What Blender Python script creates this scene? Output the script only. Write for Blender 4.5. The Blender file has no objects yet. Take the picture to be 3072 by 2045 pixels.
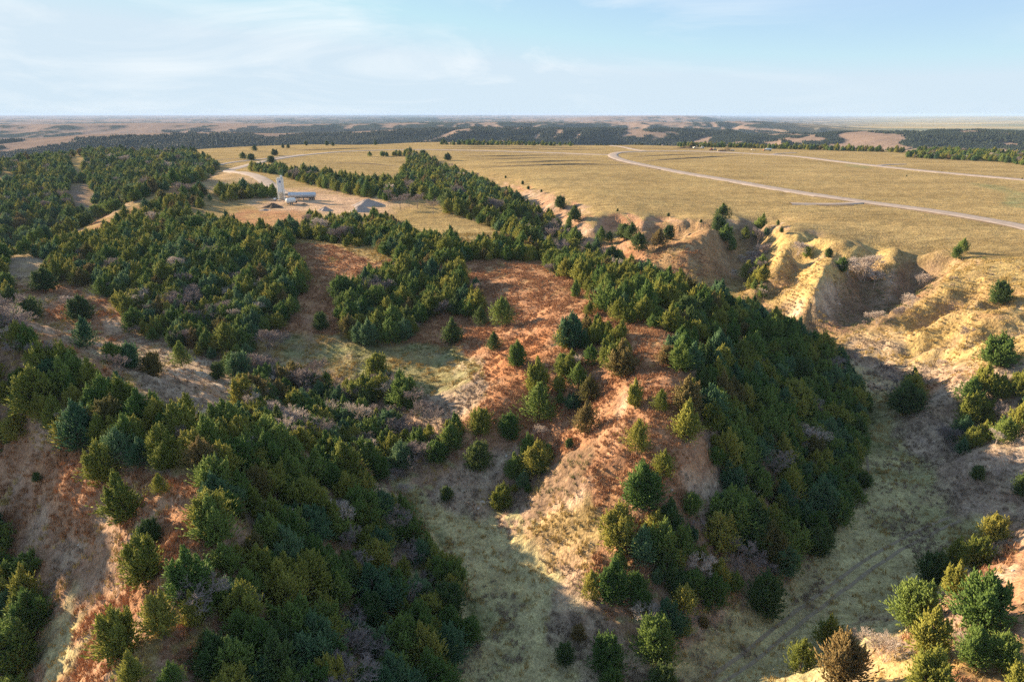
import bpy, bmesh, math, random
import numpy as np
from mathutils import Vector, Matrix

rng = np.random.default_rng(7)
random.seed(7)
SC = bpy.context.scene
COL = SC.collection

# ------------------------------------------------------------------ camera, sky, sun, exposure
CAM_H = 50.0
PITCH = math.radians(18.35)
FPX = 683.0
CX, CY = 512.0, 340.5
cam_data = bpy.data.cameras.new('camera')
cam_data.sensor_width = 36.0
cam_data.lens = FPX / 1024.0 * 36.0
cam_data.clip_start = 0.5
cam_data.clip_end = 120000.0
cam = bpy.data.objects.new('camera', cam_data)
cam.location = (0, 0, CAM_H)
cam.rotation_euler = (math.pi / 2 - PITCH, 0, 0)
COL.objects.link(cam)
SC.camera = cam

SUN_AZ = math.radians(60.0)      # to the left of the view direction (+Y)
SUN_EL = math.radians(17.0)
sun_dir = Vector((-math.sin(SUN_AZ) * math.cos(SUN_EL), math.cos(SUN_AZ) * math.cos(SUN_EL), math.sin(SUN_EL)))
sl = bpy.data.lights.new('sun', 'SUN')
sl.energy = 3.75
sl.angle = math.radians(0.55)
sl.color = (1.0, 0.77, 0.50)
sun = bpy.data.objects.new('sun', sl)
sun.rotation_euler = sun_dir.to_track_quat('Z', 'Y').to_euler()
COL.objects.link(sun)

world = bpy.data.worlds.new('World')
SC.world = world
world.use_nodes = True
wn, wl = world.node_tree.nodes, world.node_tree.links
wn.clear()
w_out = wn.new('ShaderNodeOutputWorld')
w_bg = wn.new('ShaderNodeBackground')
w_bg.inputs['Strength'].default_value = 0.062
w_sky = wn.new('ShaderNodeTexSky')
w_sky.sky_type = 'NISHITA'
w_sky.sun_disc = False
w_sky.sun_elevation = SUN_EL
w_sky.sun_rotation = -SUN_AZ
w_sky.altitude = 700
w_sky.air_density = 0.8
w_sky.dust_density = 0.0
w_sky.ozone_density = 2.0
# thin cirrus: wisps stretched along one wind direction on a high layer
w_tc = wn.new('ShaderNodeTexCoord')
def wmath(op, a, b=None, clamp=False):
    n = wn.new('ShaderNodeMath'); n.operation = op; n.use_clamp = clamp
    for i, v in enumerate((a, b)):
        if v is None: continue
        if isinstance(v, (int, float)): n.inputs[i].default_value = v
        else: wl.new(v, n.inputs[i])
    return n.outputs[0]
w_map = wn.new('ShaderNodeMapping')
w_map.inputs['Rotation'].default_value = (0, math.radians(20), 0)
w_map.inputs['Scale'].default_value = (2.6, 2.6, 10.5)
w_map.inputs['Location'].default_value = (0.35, 0.0, 0.6)
wl.new(w_tc.outputs['Generated'], w_map.inputs[0])
w_n1 = wn.new('ShaderNodeTexNoise')
w_n1.inputs['Scale'].default_value = 1.0
w_n1.inputs['Detail'].default_value = 9
w_n1.inputs['Roughness'].default_value = 0.62
w_n1.inputs['Distortion'].default_value = 0.75
wl.new(w_map.outputs[0], w_n1.inputs['Vector'])
w_map2 = wn.new('ShaderNodeMapping')
w_map2.inputs['Location'].default_value = (5.1, 0.7, 1.0)
w_map2.inputs['Scale'].default_value = (1, 1, 1.6)
wl.new(w_tc.outputs['Generated'], w_map2.inputs[0])
w_n2 = wn.new('ShaderNodeTexNoise')
w_n2.inputs['Scale'].default_value = 2.3
w_n2.inputs['Detail'].default_value = 2
wl.new(w_map2.outputs[0], w_n2.inputs['Vector'])
w_r1 = wn.new('ShaderNodeValToRGB')
w_r1.color_ramp.elements[0].position = 0.48
w_r1.color_ramp.elements[1].position = 0.70
wl.new(w_n1.outputs['Fac'], w_r1.inputs[0])
w_r2 = wn.new('ShaderNodeValToRGB')
w_r2.color_ramp.elements[0].position = 0.40
w_r2.color_ramp.elements[1].position = 0.62
wl.new(w_n2.outputs['Fac'], w_r2.inputs[0])
cfac = wmath('MULTIPLY', wmath('MULTIPLY', w_r1.outputs[0], w_r2.outputs[0]), 0.60)
w_mix = wn.new('ShaderNodeMixRGB')
wl.new(cfac, w_mix.inputs[0])
w_wb = wn.new('ShaderNodeMixRGB'); w_wb.blend_type = 'MULTIPLY'; w_wb.inputs[0].default_value = 1.0     # white balance of the daylight
w_wb.inputs[2].default_value = (0.95, 0.92, 1.0, 1)
wl.new(w_sky.outputs[0], w_wb.inputs[1])
w_cap = wn.new('ShaderNodeMixRGB'); w_cap.blend_type = 'DARKEN'; w_cap.inputs[0].default_value = 1.0       # clips the bright sun side so the sky stays even
w_cap.inputs[2].default_value = (3.85, 4.28, 4.5, 1)
wl.new(w_wb.outputs[0], w_cap.inputs[1])
w_fill = wn.new('ShaderNodeMixRGB'); w_fill.inputs[0].default_value = 0.55                                   # constant pale blue added over the whole sky to lift the fill light
w_fill.inputs[2].default_value = (2.02, 2.76, 3.42, 1)
wl.new(w_cap.outputs[0], w_fill.inputs[1])
wl.new(w_fill.outputs[0], w_mix.inputs[1])
w_mix.inputs[2].default_value = (4.4, 4.5, 4.5, 1)
wl.new(w_mix.outputs[0], w_bg.inputs['Color'])
wl.new(w_bg.outputs[0], w_out.inputs['Surface'])

SC.view_settings.view_transform = 'Standard'
SC.view_settings.look = 'None'
SC.view_settings.gamma = 1.0
SC.view_settings.exposure = 1.95
SC.render.engine = 'CYCLES'
SC.cycles.max_bounces = 6
SC.cycles.diffuse_bounces = 3
SC.cycles.transparent_max_bounces = 8
SC.cycles.volume_bounces = 1
SC.cycles.use_denoising = False
SC.cycles.sample_clamp_indirect = 0.6

# ------------------------------------------------------------------ helpers: projection and noise
QK = 1024.0 / 2355.0     # notes were taken on a 2355 px wide copy of the photograph
SP, CP = math.sin(PITCH), math.cos(PITCH)
def ray(qx, qy):
    qx = np.asarray(qx, float); qy = np.asarray(qy, float)
    dx = (qx * QK - CX) / FPX; dy = (CY - qy * QK) / FPX
    return dx, CP + SP * dy, -SP + CP * dy
def at_z(qx, qy, z):
    x, y, w = ray(qx, qy)
    t = (z - CAM_H) / np.minimum(w, -1e-4)
    return x * t, y * t
def project(X, Y, Z):
    d = Y * CP - (Z - CAM_H) * SP
    u = Y * SP + (Z - CAM_H) * CP
    d = np.maximum(d, 1e-3)
    return (CX + FPX * X / d) / QK, (CY - FPX * u / d) / QK, d

def _hash(ix, iy, s):
    h = (ix.astype(np.int64) * 374761393 + iy.astype(np.int64) * 668265263 + s * 2246822519) & 0xFFFFFFFF
    h = ((h ^ (h >> 13)) * 1274126177) & 0xFFFFFFFF
    return ((h ^ (h >> 16)) & 0xFFFF) / 65535.0
def vnoise(x, y, s=0):                      # gradient noise, about -1 .. 1
    x0 = np.floor(x); y0 = np.floor(y)
    fx = x - x0; fy = y - y0
    ux = fx * fx * fx * (fx * (fx * 6 - 15) + 10); uy = fy * fy * fy * (fy * (fy * 6 - 15) + 10)
    def g(ox, oy):
        a = _hash(x0 + ox, y0 + oy, s) * 6.2831853
        return np.cos(a) * (fx - ox) + np.sin(a) * (fy - oy)
    a = g(0, 0); b = g(1, 0); c = g(0, 1); d = g(1, 1)
    return 1.5 * ((a + (b - a) * ux) * (1 - uy) + (c + (d - c) * ux) * uy)
def fbm(x, y, lam, octv=3, s=0, gain=0.5):
    v = 0; a = 1.0; f = 1.0 / lam
    for o in range(octv):
        v = v + a * vnoise(x * f + 17.3 * o, y * f - 9.1 * o, s + o * 31); a *= gain; f *= 2.03
    return v
def sstep(a, b, x):
    t = np.clip((x - a) / (b - a), 0, 1)
    return t * t * (3 - 2 * t)
def in_poly(x, y, poly):
    r = np.zeros(np.shape(x), bool); n = len(poly)
    for i in range(n):
        x1, y1 = poly[i]; x2, y2 = poly[(i + 1) % n]
        if y1 == y2: continue
        r ^= ((y1 > y) != (y2 > y)) & (x < (x2 - x1) * (y - y1) / (y2 - y1) + x1)
    return r
# ------------------------------------------------------------------ terrain: ridges and valley lines, (photo x, photo y, height)
LINES = [
 # left foreground ridge, its spur and the hollow left of it
 [(-400,780,10),(-250,800,9),(-100,835,7),(0,868,5),(100,893,3.5),(200,925,2),(300,965,1.2),(420,1040,1),(470,1120,1),(475,1200,0),(440,1300,-1),(390,1400,-2),(330,1500,-3),(270,1640,-4)],
 [(480,1000,-1),(600,1020,-4),(720,1060,-8),(830,1110,-13),(885,1150,-19)],
 [(-150,1050,-11),(20,1220,-15),(90,1400,-18),(90,1530,-20),(60,1660,-22)],
 [(0,1000,-5),(150,1110,-5),(230,1250,-8),(230,1400,-11),(200,1560,-14)],
 [(600,1150,-7),(650,1300,-9),(650,1450,-11)], [(780,1230,-14),(850,1380,-18),(880,1500,-20)],
 # left valley floor
 [(1180,1660,-27),(1150,1500,-26),(1100,1350,-25),(1010,1230,-24),(930,1140,-23),(880,1080,-22),(800,1000,-21),(720,940,-20),(640,890,-18.5),(520,850,-17),(400,825,-15),(250,800,-14),(100,780,-13),(-50,760,-12),(-300,740,-12)],
 [(1280,1450,-24),(1200,1330,-24.5),(1100,1200,-24)],[(1050,1450,-25),(960,1230,-23.5)],
 # cove and its headwall
 [(880,1000,-20),(950,910,-16),(900,845,-14.5),(820,800,-13.5),(740,775,-12.5),(680,760,-13)],
 [(1050,860,-14),(1000,830,-14),(1080,800,-11)],
 [(690,700,-8),(800,720,-9),(900,730,-9.5),(1000,740,-9.5),(1100,740,-8.5),(1200,730,-5)],
 [(350,575,-3),(500,563,-1.5),(650,562,-1),(720,572,-1),(850,577,-1),(1000,602,-0.5),(1100,607,-0.5),(1250,612,0)],
 [(480,565,-1.5),(380,620,-4),(280,655,-7),(200,690,-9.5),(130,740,-12)],
 [(700,575,-1),(715,640,-4.5),(730,700,-8)],
 [(560,660,-7),(560,740,-11),(480,790,-14)],
 # central ridge: left spur, gully, crest, noses, right slope
 [(1340,660,0),(1290,720,-1),(1250,790,-4),(1190,850,-7),(1150,920,-9.5),(1110,980,-13),(1050,1080,-19),(1000,1125,-22)],
 [(1350,860,-4.5),(1310,960,-12),(1250,1040,-17),(1185,1110,-21),(1140,1170,-23.4)],
 [(1250,612,0),(1350,640,1),(1440,690,2),(1530,760,2.5),(1580,850,1.5),(1600,950,-1.5),(1610,1030,-5),(1575,1100,-8.5),(1510,1150,-11),(1440,1220,-14.5),(1390,1300,-18),(1400,1400,-21.5),(1470,1500,-24.2)],
 [(1480,830,1),(1450,890,-1),(1420,950,-3.2),(1420,1010,-5.5),(1440,1060,-7.5),(1400,1110,-11),(1340,1170,-15),(1280,1220,-19),(1200,1255,-23)],
 [(1530,880,1),(1540,960,-1.5),(1520,1040,-5),(1470,1110,-9)],
 [(1330,1250,-19),(1260,1320,-23.5)],
 [(1250,1110,-17),(1200,1190,-22.5)],
 [(1400,650,0.5),(1500,660,0),(1600,682,-1),(1700,722,-3.5),(1800,768,-7),(1880,820,-12),(1940,870,-17),(1978,915,-21.5)],
 [(1660,820,-3),(1720,865,-7.5),(1800,910,-13),(1900,960,-19.5)],
 [(1660,970,-6.5),(1720,1005,-11.5),(1800,1050,-17),(1900,1090,-22)],
 [(1630,1110,-11),(1680,1155,-15.5),(1750,1200,-19.5),(1850,1240,-23)],
 [(1530,1220,-14.5),(1610,1300,-19.5),(1700,1370,-23.5)], [(1480,1330,-18.5),(1550,1440,-23.7)],
 # right valley floor, then the ravine running up behind the central ridge
 [(1500,1680,-26.5),(1700,1500,-25.5),(1850,1400,-25),(2000,1280,-24.5),(2080,1180,-24),(2080,1080,-23.5),(2050,1000,-23),(2020,940,-22.5),(1995,895,-22),(1965,845,-21.5),(1930,805,-21),(1860,765,-20.5),(1740,725,-20),(1600,690,-19),(1450,648,-17),(1330,592,-14),(1270,520,-11),(1210,470,-8),(1130,425,-5),(1060,395,-2.5),(980,370,-1)],
 [(1990,1060,-23),(2010,1180,-24),(1900,1290,-24.5),(1750,1400,-25),(1620,1510,-25.5)],
 [(2150,1180,-23.5),(2150,1260,-24),(2050,1380,-24.5),(1930,1450,-25),(1790,1550,-25.5)],
 # ravine: left bank, right rim
 [(1000,420,0),(1080,450,-1),(1150,490,-2),(1220,540,-3),(1290,592,-3)],
 [(1040,380,0),(1100,390,0),(1170,406,0),(1230,432,0),(1310,462,0),(1400,482,0),(1480,498,0),(1570,505,0),(1650,508,0),(1700,500,0),(1760,512,0),(1830,535,0),(1940,552,0),(2050,562,0),(2150,572,0),(2320,575,0),(2500,590,0)],
 [(1265,466,-1),(1212,490,-6)], [(1385,486,0),(1362,522,-4),(1340,558,-10.5)], [(1410,545,-8),(1390,575,-12)],
 [(1300,500,-5),(1320,540,-9)], [(1490,518,-1),(1462,560,-6),(1440,590,-12)], [(1520,520,-5),(1490,575,-12)], [(1430,520,-6),(1410,560,-12)],
 [(1640,522,0),(1605,570,-4),(1550,618,-11.5)], [(1570,535,-6),(1530,585,-13)], [(1690,545,-7),(1668,600,-13.5),(1650,650,-17.5)],
 [(1735,515,-4),(1740,580,-12.5),(1735,640,-17),(1770,700,-19.5)],
 [(1815,552,0),(1775,605,-4.5),(1752,665,-13.5)],
 [(1862,562,-5),(1835,620,-13),(1795,685,-18.5)],
 [(1925,572,0),(1888,630,-3.5),(1852,680,-9),(1832,718,-17)],
 [(2000,590,-7),(1985,652,-14.5),(1968,713,-18.5),(1915,745,-20)],
 [(2062,598,-4.5),(2047,640,-10),(2035,690,-16)],
 [(2152,597,-6),(2102,663,-15.5),(2052,723,-18),(2000,745,-20)],
 [(2320,577,0),(2240,597,-0.5),(2185,630,-2),(2135,680,-6),(2085,727,-11),(2002,748,-15.5),(1955,765,-18),(1918,785,-20.5)],
 [(2355,640,0),(2250,680,-2),(2180,718,-5.5),(2120,748,-9.5),(2040,800,-17)],
 [(2270,712,-8.5),(2180,752,-14.5),(2110,795,-19)],
 [(2355,700,-1.5),(2205,762,-6.5),(2150,788,-10.5),(2085,822,-18)],
 [(2270,765,-12.5),(2185,797,-18),(2140,835,-19)],
 [(2400,740,-1),(2290,775,-5.5),(2230,803,-10),(2185,838,-18)],
 [(2005,900,-22),(2080,875,-20.5),(2150,865,-19.5),(2230,850,-17.5),(2300,825,-13),(2380,800,-9),(2500,770,-6)],
 [(2500,820,-2),(2330,853,-6),(2250,875,-9.5),(2180,912,-13.5),(2120,960,-18.5),(2085,1000,-22.5)],
 [(2500,900,-10),(2400,930,-12.5),(2300,980,-16.5),(2220,1030,-20),(2150,1062,-22.5),(2110,1085,-23)],
 [(2500,960,-6),(2400,990,-8.5),(2300,1022,-11.5),(2230,1052,-15),(2180,1092,-19.5),(2150,1130,-23)],
 [(2500,1120,-15),(2400,1150,-17.5),(2300,1170,-20),(2200,1190,-23)],
 # bottom right ridge
 [(2600,1150,-8),(2450,1200,-8.5),(2380,1270,-8),(2345,1340,-7.5),(2330,1420,-7),(2310,1490,-6.5),(2220,1550,-7),(2100,1610,-7.5),(1950,1680,-8.5)],
 [(2290,1215,-20),(2200,1330,-17.5),(2110,1425,-16.5),(2000,1500,-16),(1860,1580,-17)],
 [(2280,1350,-11),(2210,1440,-10.5),(2120,1520,-10),(1960,1585,-11)],
 # west spur of the upland and the wooded valley behind it
 [(500,400,1),(417,420,0),(350,440,-1),(283,472,-2),(200,530,-4),(133,550,-4.5),(60,567,-4),(0,582,-3.5),(-150,615,-4),(-400,650,-5)],
 [(-200,645,-27),(60,598,-24),(200,558,-22),(300,515,-19),(400,465,-13),(470,425,-6)],
 [(-300,400,-6),(0,385,-3),(130,362,-1),(280,352,0),(420,350,0.5),(500,376,0.5)],
 [(60,400,-3),(50,440,-9),(40,490,-17)], [(240,380,-3),(230,430,-9),(220,480,-15)], [(340,400,-5),(330,440,-10)],
 # upland and field
 [(560,430,0.5),(600,455,0),(640,468,0),(720,465,0),(800,470,0),(900,480,0),(1000,505,0),(1080,530,-0.5)],
 [(520,470,-1),(560,515,-2.5),(640,505,-2),(700,505,-2),(830,520,-1.5),(950,550,-1)],
 [(600,380,0.5),(700,390,0.5),(800,400,0.5),(900,400,0.5)],
 [(560,350,1),(800,340,1),(1000,335,1),(1200,340,1),(1500,345,1),(1800,348,1),(2100,355,1),(2400,365,1)],
 [(1100,365,0.5),(1300,370,0.5),(1500,380,0.5),(1700,390,0.5),(2000,400,0.5),(2400,420,0.5)],
 [(1300,420,0.3),(1500,440,0.3),(1700,450,0.3),(1900,460,0.3),(2100,475,0.3),(2400,510,0.3)],
 [(1500,475,0.2),(1700,475,0.2),(1900,500,0.2),(2100,530,0.2),(2300,545,0.2)],
]
pts = []
for ln in LINES:
    P = [(*[float(v) for v in at_z(a, b, c)], float(c)) for a, b, c in ln]
    for (x1, y1, z1), (x2, y2, z2) in zip(P, P[1:]):
        dl = math.hypot(x2 - x1, y2 - y1)
        rm = min(math.hypot(x1, y1), math.hypot(x2, y2)); sp = 6.0 if rm < 250 else 8.0 if rm < 400 else 16.0
        n = max(1, int(dl / sp))
        for k in range(n):
            t = k / n; pts.append((x1 + (x2 - x1) * t, y1 + (y2 - y1) * t, z1 + (z2 - z1) * t))
    pts.append(P[-1])
for x, y, z in [(-900,200,-12),(-700,500,-12),(-900,900,-10),(-500,100,-14),(-300,-100,-14),(0,-150,-14),(300,-100,-12),(600,100,-6),(600,300,0),(900,600,0),(1100,900,0),(-250,60,-15),(250,40,-8),
                (60,10,-12),(-60,15,-14),(0,30,-18),(400,150,-4),(420,230,-2)]:
    pts.append((x, y, z))
pts = np.array(pts)
key = np.round(pts[:, :2] / 2.0).astype(int)
_, ui = np.unique(key, axis=0, return_index=True)
pts = pts[np.sort(ui)]
def rbf_fit(P, smooth=0.25):
    n = len(P)
    D = np.hypot(P[:, None, 0] - P[None, :, 0], P[:, None, 1] - P[None, :, 1])
    A = np.zeros((n + 1, n + 1)); A[:n, :n] = -D + smooth * np.eye(n); A[:n, n] = 1; A[n, :n] = 1
    return np.linalg.solve(A, np.append(P[:, 2], 0))
RW = rbf_fit(pts)
GX0, GX1, GY0, GY1, GS = -1000.0, 1200.0, -160.0, 1000.0, 2.5
gx = np.arange(GX0, GX1 + .1, GS); gy = np.arange(GY0, GY1 + .1, GS)
def rbf_eval(X, Y):
    out = np.empty(X.size); xf = X.ravel().astype(np.float32); yf = Y.ravel().astype(np.float32)
    px = pts[:, 0].astype(np.float32); py = pts[:, 1].astype(np.float32); w = RW[:-1].astype(np.float32)
    for i in range(0, X.size, 20000):
        d = np.sqrt((xf[i:i + 20000, None] - px) ** 2 + (yf[i:i + 20000, None] - py) ** 2)
        out[i:i + 20000] = -(d @ w) + RW[-1]
    return out.reshape(X.shape)
# coarse grid everywhere, fine grid where the relief is close
def blur(Z, k):
    for _ in range(k):
        Z = np.pad(Z, 1, mode='edge')
        Z = (Z[:-2, 1:-1] + Z[2:, 1:-1] + Z[1:-1, :-2] + Z[1:-1, 2:] + 2 * Z[1:-1, 1:-1]) / 6
    return Z
class Grid:
    def __init__(s, x0, x1, y0, y1, st, k):
        s.x0, s.y0, s.st = x0, y0, st
        X, Y = np.meshgrid(np.arange(x0, x1 + st * .5, st), np.arange(y0, y1 + st * .5, st))
        s.Z = blur(rbf_eval(X, Y), k); s.ny, s.nx = s.Z.shape
    def __call__(s, X, Y):
        u = np.clip((X - s.x0) / s.st, 0, s.nx - 1.001); v = np.clip((Y - s.y0) / s.st, 0, s.ny - 1.001)
        i = u.astype(int); j = v.astype(int); fu = u - i; fv = v - j
        Z = s.Z
        return (Z[j, i] * (1 - fu) + Z[j, i + 1] * fu) * (1 - fv) + (Z[j + 1, i] * (1 - fu) + Z[j + 1, i + 1] * fu) * fv
G_far = Grid(-1000, 1200, -160, 1000, 8.0, 1)
G_near = Grid(-360, 400, 20, 480, 1.6, 2)

EDGE = [(-900,440),(-300,410),(0,374),(130,353),(280,347),(420,345),(500,340),(600,336),(700,332),(980,328),(1180,330),(1400,334),(1560,335),(1700,336.5),(1850,340),(2000,344),(2100,350),(2200,354),(2355,360),(2600,372),(3400,400)]
_ex, _ey = at_z([e[0] for e in EDGE], [e[1] for e in EDGE], 0.5)
EDGE_AZ = np.arctan2(_ex, _ey); EDGE_R = np.hypot(_ex, _ey)

def far_height(X, Y):
    r = np.hypot(X, Y); az = np.degrees(np.arctan2(X, Y))
    wx = X + 160 * fbm(X, Y, 700, 2, 91); wy = Y + 160 * fbm(X, Y, 700, 2, 92)
    right = sstep(-16, -2, az)
    roll = fbm(wx * .6, wy, 950, 3, 5, .34) * 66
    rid = (1 - 2 * np.abs(fbm(wx * .5, wy, 900, 4, 55, .42))) * 92 + fbm(X, Y, 260, 3, 58) * 14
    # two long hill ranges with dissected flanks, low ground between them and the plateau
    n_a = fbm(X, Y, 1300, 2, 81); n_b = fbm(X, Y, 1900, 2, 82)
    rc1 = 2850 + 420 * fbm(X / 2.2, Y * 0 + 3.7, 900, 2, 83); rc2 = 5300 + 600 * fbm(X / 2.2, Y * 0 + 9.1, 1400, 2, 84)
    spur = 1 - 2 * np.abs(fbm(wx, wy * .55, 420, 3, 85, .45))
    z = -90 + roll * (.42 - .12 * right) + rid * (.10 + .16 * right) + spur * (7 + 15 * right)
    z = z + (62 + 26 * n_a) * np.exp(-((r - rc1) / 430) ** 2) + (70 + 24 * n_b) * np.exp(-((r - rc2) / 800) ** 2)
    z = np.where(z > -14, -14 + (z + 14) * .35, z)
    # far country: lower relief that rises to the skyline on the left, a river plain on the right
    f = sstep(4500, 11000, r)
    skyl = -8 + 10 * fbm(X, Y, 5200, 3, 71)
    plain = -62 + 4 * fbm(X, Y, 3000, 2, 73)
    rr = sstep(13.0, 19.0, az)
    z = z * (1 - 0.72 * f) + 0.72 * f * (skyl * (1 - rr) + plain * rr)
    fr = sstep(2600, 4200, r) * sstep(18, 30, az)
    z = z * (1 - fr) + fr * plain
    # flat-topped bluff on the skyline right of centre
    mesa = sstep(3.0, 8.0, az) * (1 - sstep(14.6, 16.6, az)) * sstep(8800, 9600, r) * (1 - sstep(15000, 17000, r))
    z = z + mesa * (36 + 6 * fbm(X, Y, 1500, 3, 77))
    z = z + sstep(17000, 26000, r) * 22 * (1 - 0.75 * rr)
    hi = sstep(16000, 22000, r) * sstep(24, 34, az) * 26
    return z + hi
def base_height(X, Y):
    r = np.hypot(X, Y); az = np.arctan2(X, Y)
    near = G_far(X, Y)
    m = (X > -350) & (X < 390) & (Y > 25) & (Y < 470)
    if np.any(m):
        n2 = G_near(np.where(m, X, 0), np.where(m, Y, 100))
        w = np.clip(np.minimum(np.minimum(X + 350, 390 - X), np.minimum(Y - 25, 470 - Y)) / 15, 0, 1)
        near = np.where(m, near * (1 - w) + n2 * w, near)
    wf = sstep(760, 940, r)
    near = near * (1 - wf) + wf * (0.8 + 0.9 * fbm(X, Y, 260, 2, 3))
    re = np.interp(az, EDGE_AZ, EDGE_R)
    re = re + 45 * fbm(X, Y, 170, 2, 33)
    s = sstep(0, 1, (r - re) / 260)
    fh = np.zeros(np.shape(X)); m = s > 0
    if np.any(m): fh[m] = far_height(X[m], Y[m])
    return near * (1 - s) + s * fh
def height(X, Y):
    X = np.asarray(X, float); Y = np.asarray(Y, float)
    z0 = base_height(X, Y)
    r0 = np.hypot(X, Y)
    m = r0 < 900
    if not np.any(m): return z0
    out = z0; z = z0[m]; X = X[m]; Y = Y[m]; r = r0[m]
    e = 2.5
    sx = (base_height(X + e, Y) - z) / e; sy = (base_height(X, Y + e) - z) / e
    sl_ = np.clip(np.hypot(sx, sy), 0, 1.2)
    nearw = 1 - sstep(600, 900, r)
    k = sstep(0.12, 0.5, sl_) * nearw
    rid = 1 - 2 * np.abs(fbm(X, Y, 14, 3, 12))
    bl = sstep(15, 60, X) * sstep(150, 210, Y) * (1 - sstep(380, 430, Y))          # loess bluff under the plateau rim: rilled
    z = z + k * bl * (1.0 * (1 - 2.4 * np.abs(fbm(X + .35 * Y, Y * .45, 11, 3, 19))) - .3)
    z = z + k * (0.75 * rid - 0.2) + nearw * (0.25 + 0.5 * k) * fbm(X, Y, 8, 2, 14)
    z = z + nearw * (0.08 + 0.16 * k) * fbm(X, Y, 2.2, 2, 15)
    z = z + k * 0.13 * np.sin(z * 5.2 + 2.0 * fbm(X, Y, 9, 1, 16))     # cattle steps along the loess slopes
    out[m] = z
    return out
def h1(x, y): return float(height(np.array([x]), np.array([y]))[0])

# polar sheet from under the camera to the horizon (finer where it is close)
az_f = np.radians(np.arange(-43, 43.01, 0.165))
az_l = np.radians(np.concatenate([np.arange(-115, -60, 3.0), np.arange(-60, -43, 0.7)])); az_r = -az_l[::-1]
AZ = np.concatenate([az_l, az_f, az_r])
def geom(a, b, q): return np.exp(np.arange(math.log(a), math.log(b), q))
RR = np.concatenate([[3.0, 10, 18, 25], geom(30, 45, 0.03), geom(45, 330, 0.0062), geom(330, 1000, 0.0075), geom(1000, 2600, 0.006), geom(2600, 9000, 0.008), geom(9000, 60000, 0.02)])
NA, NR = len(AZ), len(RR)
A2, R2 = np.meshgrid(AZ, RR)
TX, TY = np.sin(A2) * R2, np.cos(A2) * R2
TZ = height(TX, TY)
# visibility along every azimuth (used only to read which ground the photograph shows)
ang = (TZ - CAM_H) / R2
run = np.maximum.accumulate(ang, axis=0)
VIS = ang >= run - 1e-4
def lookup(M, X, Y):
    r = np.hypot(X, Y); a = np.arctan2(X, Y)
    i = np.clip(np.searchsorted(RR, r), 0, NR - 1); j = np.clip(np.searchsorted(AZ, a), 0, NA - 1)
    return M[i, j]
def hit(qx, qy, lift=0.0):
    """first ground point seen through a photo position"""
    x, y, w = [float(v) for v in ray(qx, qy)]
    hl = math.hypot(x, y); x /= hl; y /= hl; w /= hl
    r = np.concatenate([np.arange(30, 400, 0.5), np.arange(400, 1600, 2.0), geom(1600, 30000, 0.004)])
    z = lookup(TZ, x * r, y * r)
    below = np.nonzero(CAM_H + w * r <= z + lift)[0]
    k = below[0] if len(below) else len(r) - 1
    return x * r[k], y * r[k]
# ------------------------------------------------------------------ materials
def mat_new(name):
    m = bpy.data.materials.new(name); m.use_nodes = True
    nt = m.node_tree; b = nt.nodes['Principled BSDF']
    b.inputs['Roughness'].default_value = 0.9
    b.inputs['Specular IOR Level'].default_value = 0.15
    return m, nt, b
def simple(name, rgb, rough=0.8, metal=0.0, var=0.0, scale=3.0, bump=0.0):
    m, nt, b = mat_new(name)
    b.inputs['Roughness'].default_value = rough; b.inputs['Metallic'].default_value = metal
    b.inputs['Base Color'].default_value = (*rgb, 1)
    if var or bump:
        tc = nt.nodes.new('ShaderNodeTexCoord'); n = nt.nodes.new('ShaderNodeTexNoise')
        n.inputs['Scale'].default_value = scale; n.inputs['Detail'].default_value = 6
        nt.links.new(tc.outputs['Object'], n.inputs['Vector'])
        r = nt.nodes.new('ShaderNodeValToRGB')
        r.color_ramp.elements[0].position = .3; r.color_ramp.elements[1].position = .7
        r.color_ramp.elements[0].color = (*[c * (1 - var) for c in rgb], 1)
        r.color_ramp.elements[1].color = (*[min(1, c * (1 + var)) for c in rgb], 1)
        nt.links.new(n.outputs['Fac'], r.inputs[0]); nt.links.new(r.outputs[0], b.inputs['Base Color'])
        if bump:
            bp = nt.nodes.new('ShaderNodeBump'); bp.inputs['Strength'].default_value = 1.0; bp.inputs['Distance'].default_value = bump
            nt.links.new(n.outputs['Fac'], bp.inputs['Height']); nt.links.new(bp.outputs[0], b.inputs['Normal'])
    return m

# ------------------------------------------------------------------ ground cover, plant colours (albedo), with shade painted into a few slopes
C_GOLD = np.array((.248, .193, .100)); C_STRAW = np.array((.36, .275, .125)); C_RED = np.array((.27, .155, .097)); C_RUST = np.array((.30, .145, .075))
C_GREEN = np.array((.115, .135, .050)); C_TAN = np.array((.235, .180, .100)); C_GREY = np.array((.265, .205, .160)); C_LITTER_SHADE = np.array((.15, .110, .080))  # the litter brown also paints shade on some slopes
C_TAN = np.array((.385, .355, .205)); C_GREEN = np.array((.20, .212, .115)); C_GREY = np.array((.335, .270, .220))
C_LOESS = np.array((.46, .38, .31)); C_PINK = np.array((.185, .140, .118)); C_WOOD = np.array((.026, .038, .028)); C_PAD = np.array((.40, .295, .225))
C_GOLD, C_STRAW, C_RED, C_RUST, C_LITTER_SHADE, C_PINK = [v * 1.18 for v in (C_GOLD, C_STRAW, C_RED, C_RUST, C_LITTER_SHADE, C_PINK)]
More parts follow.
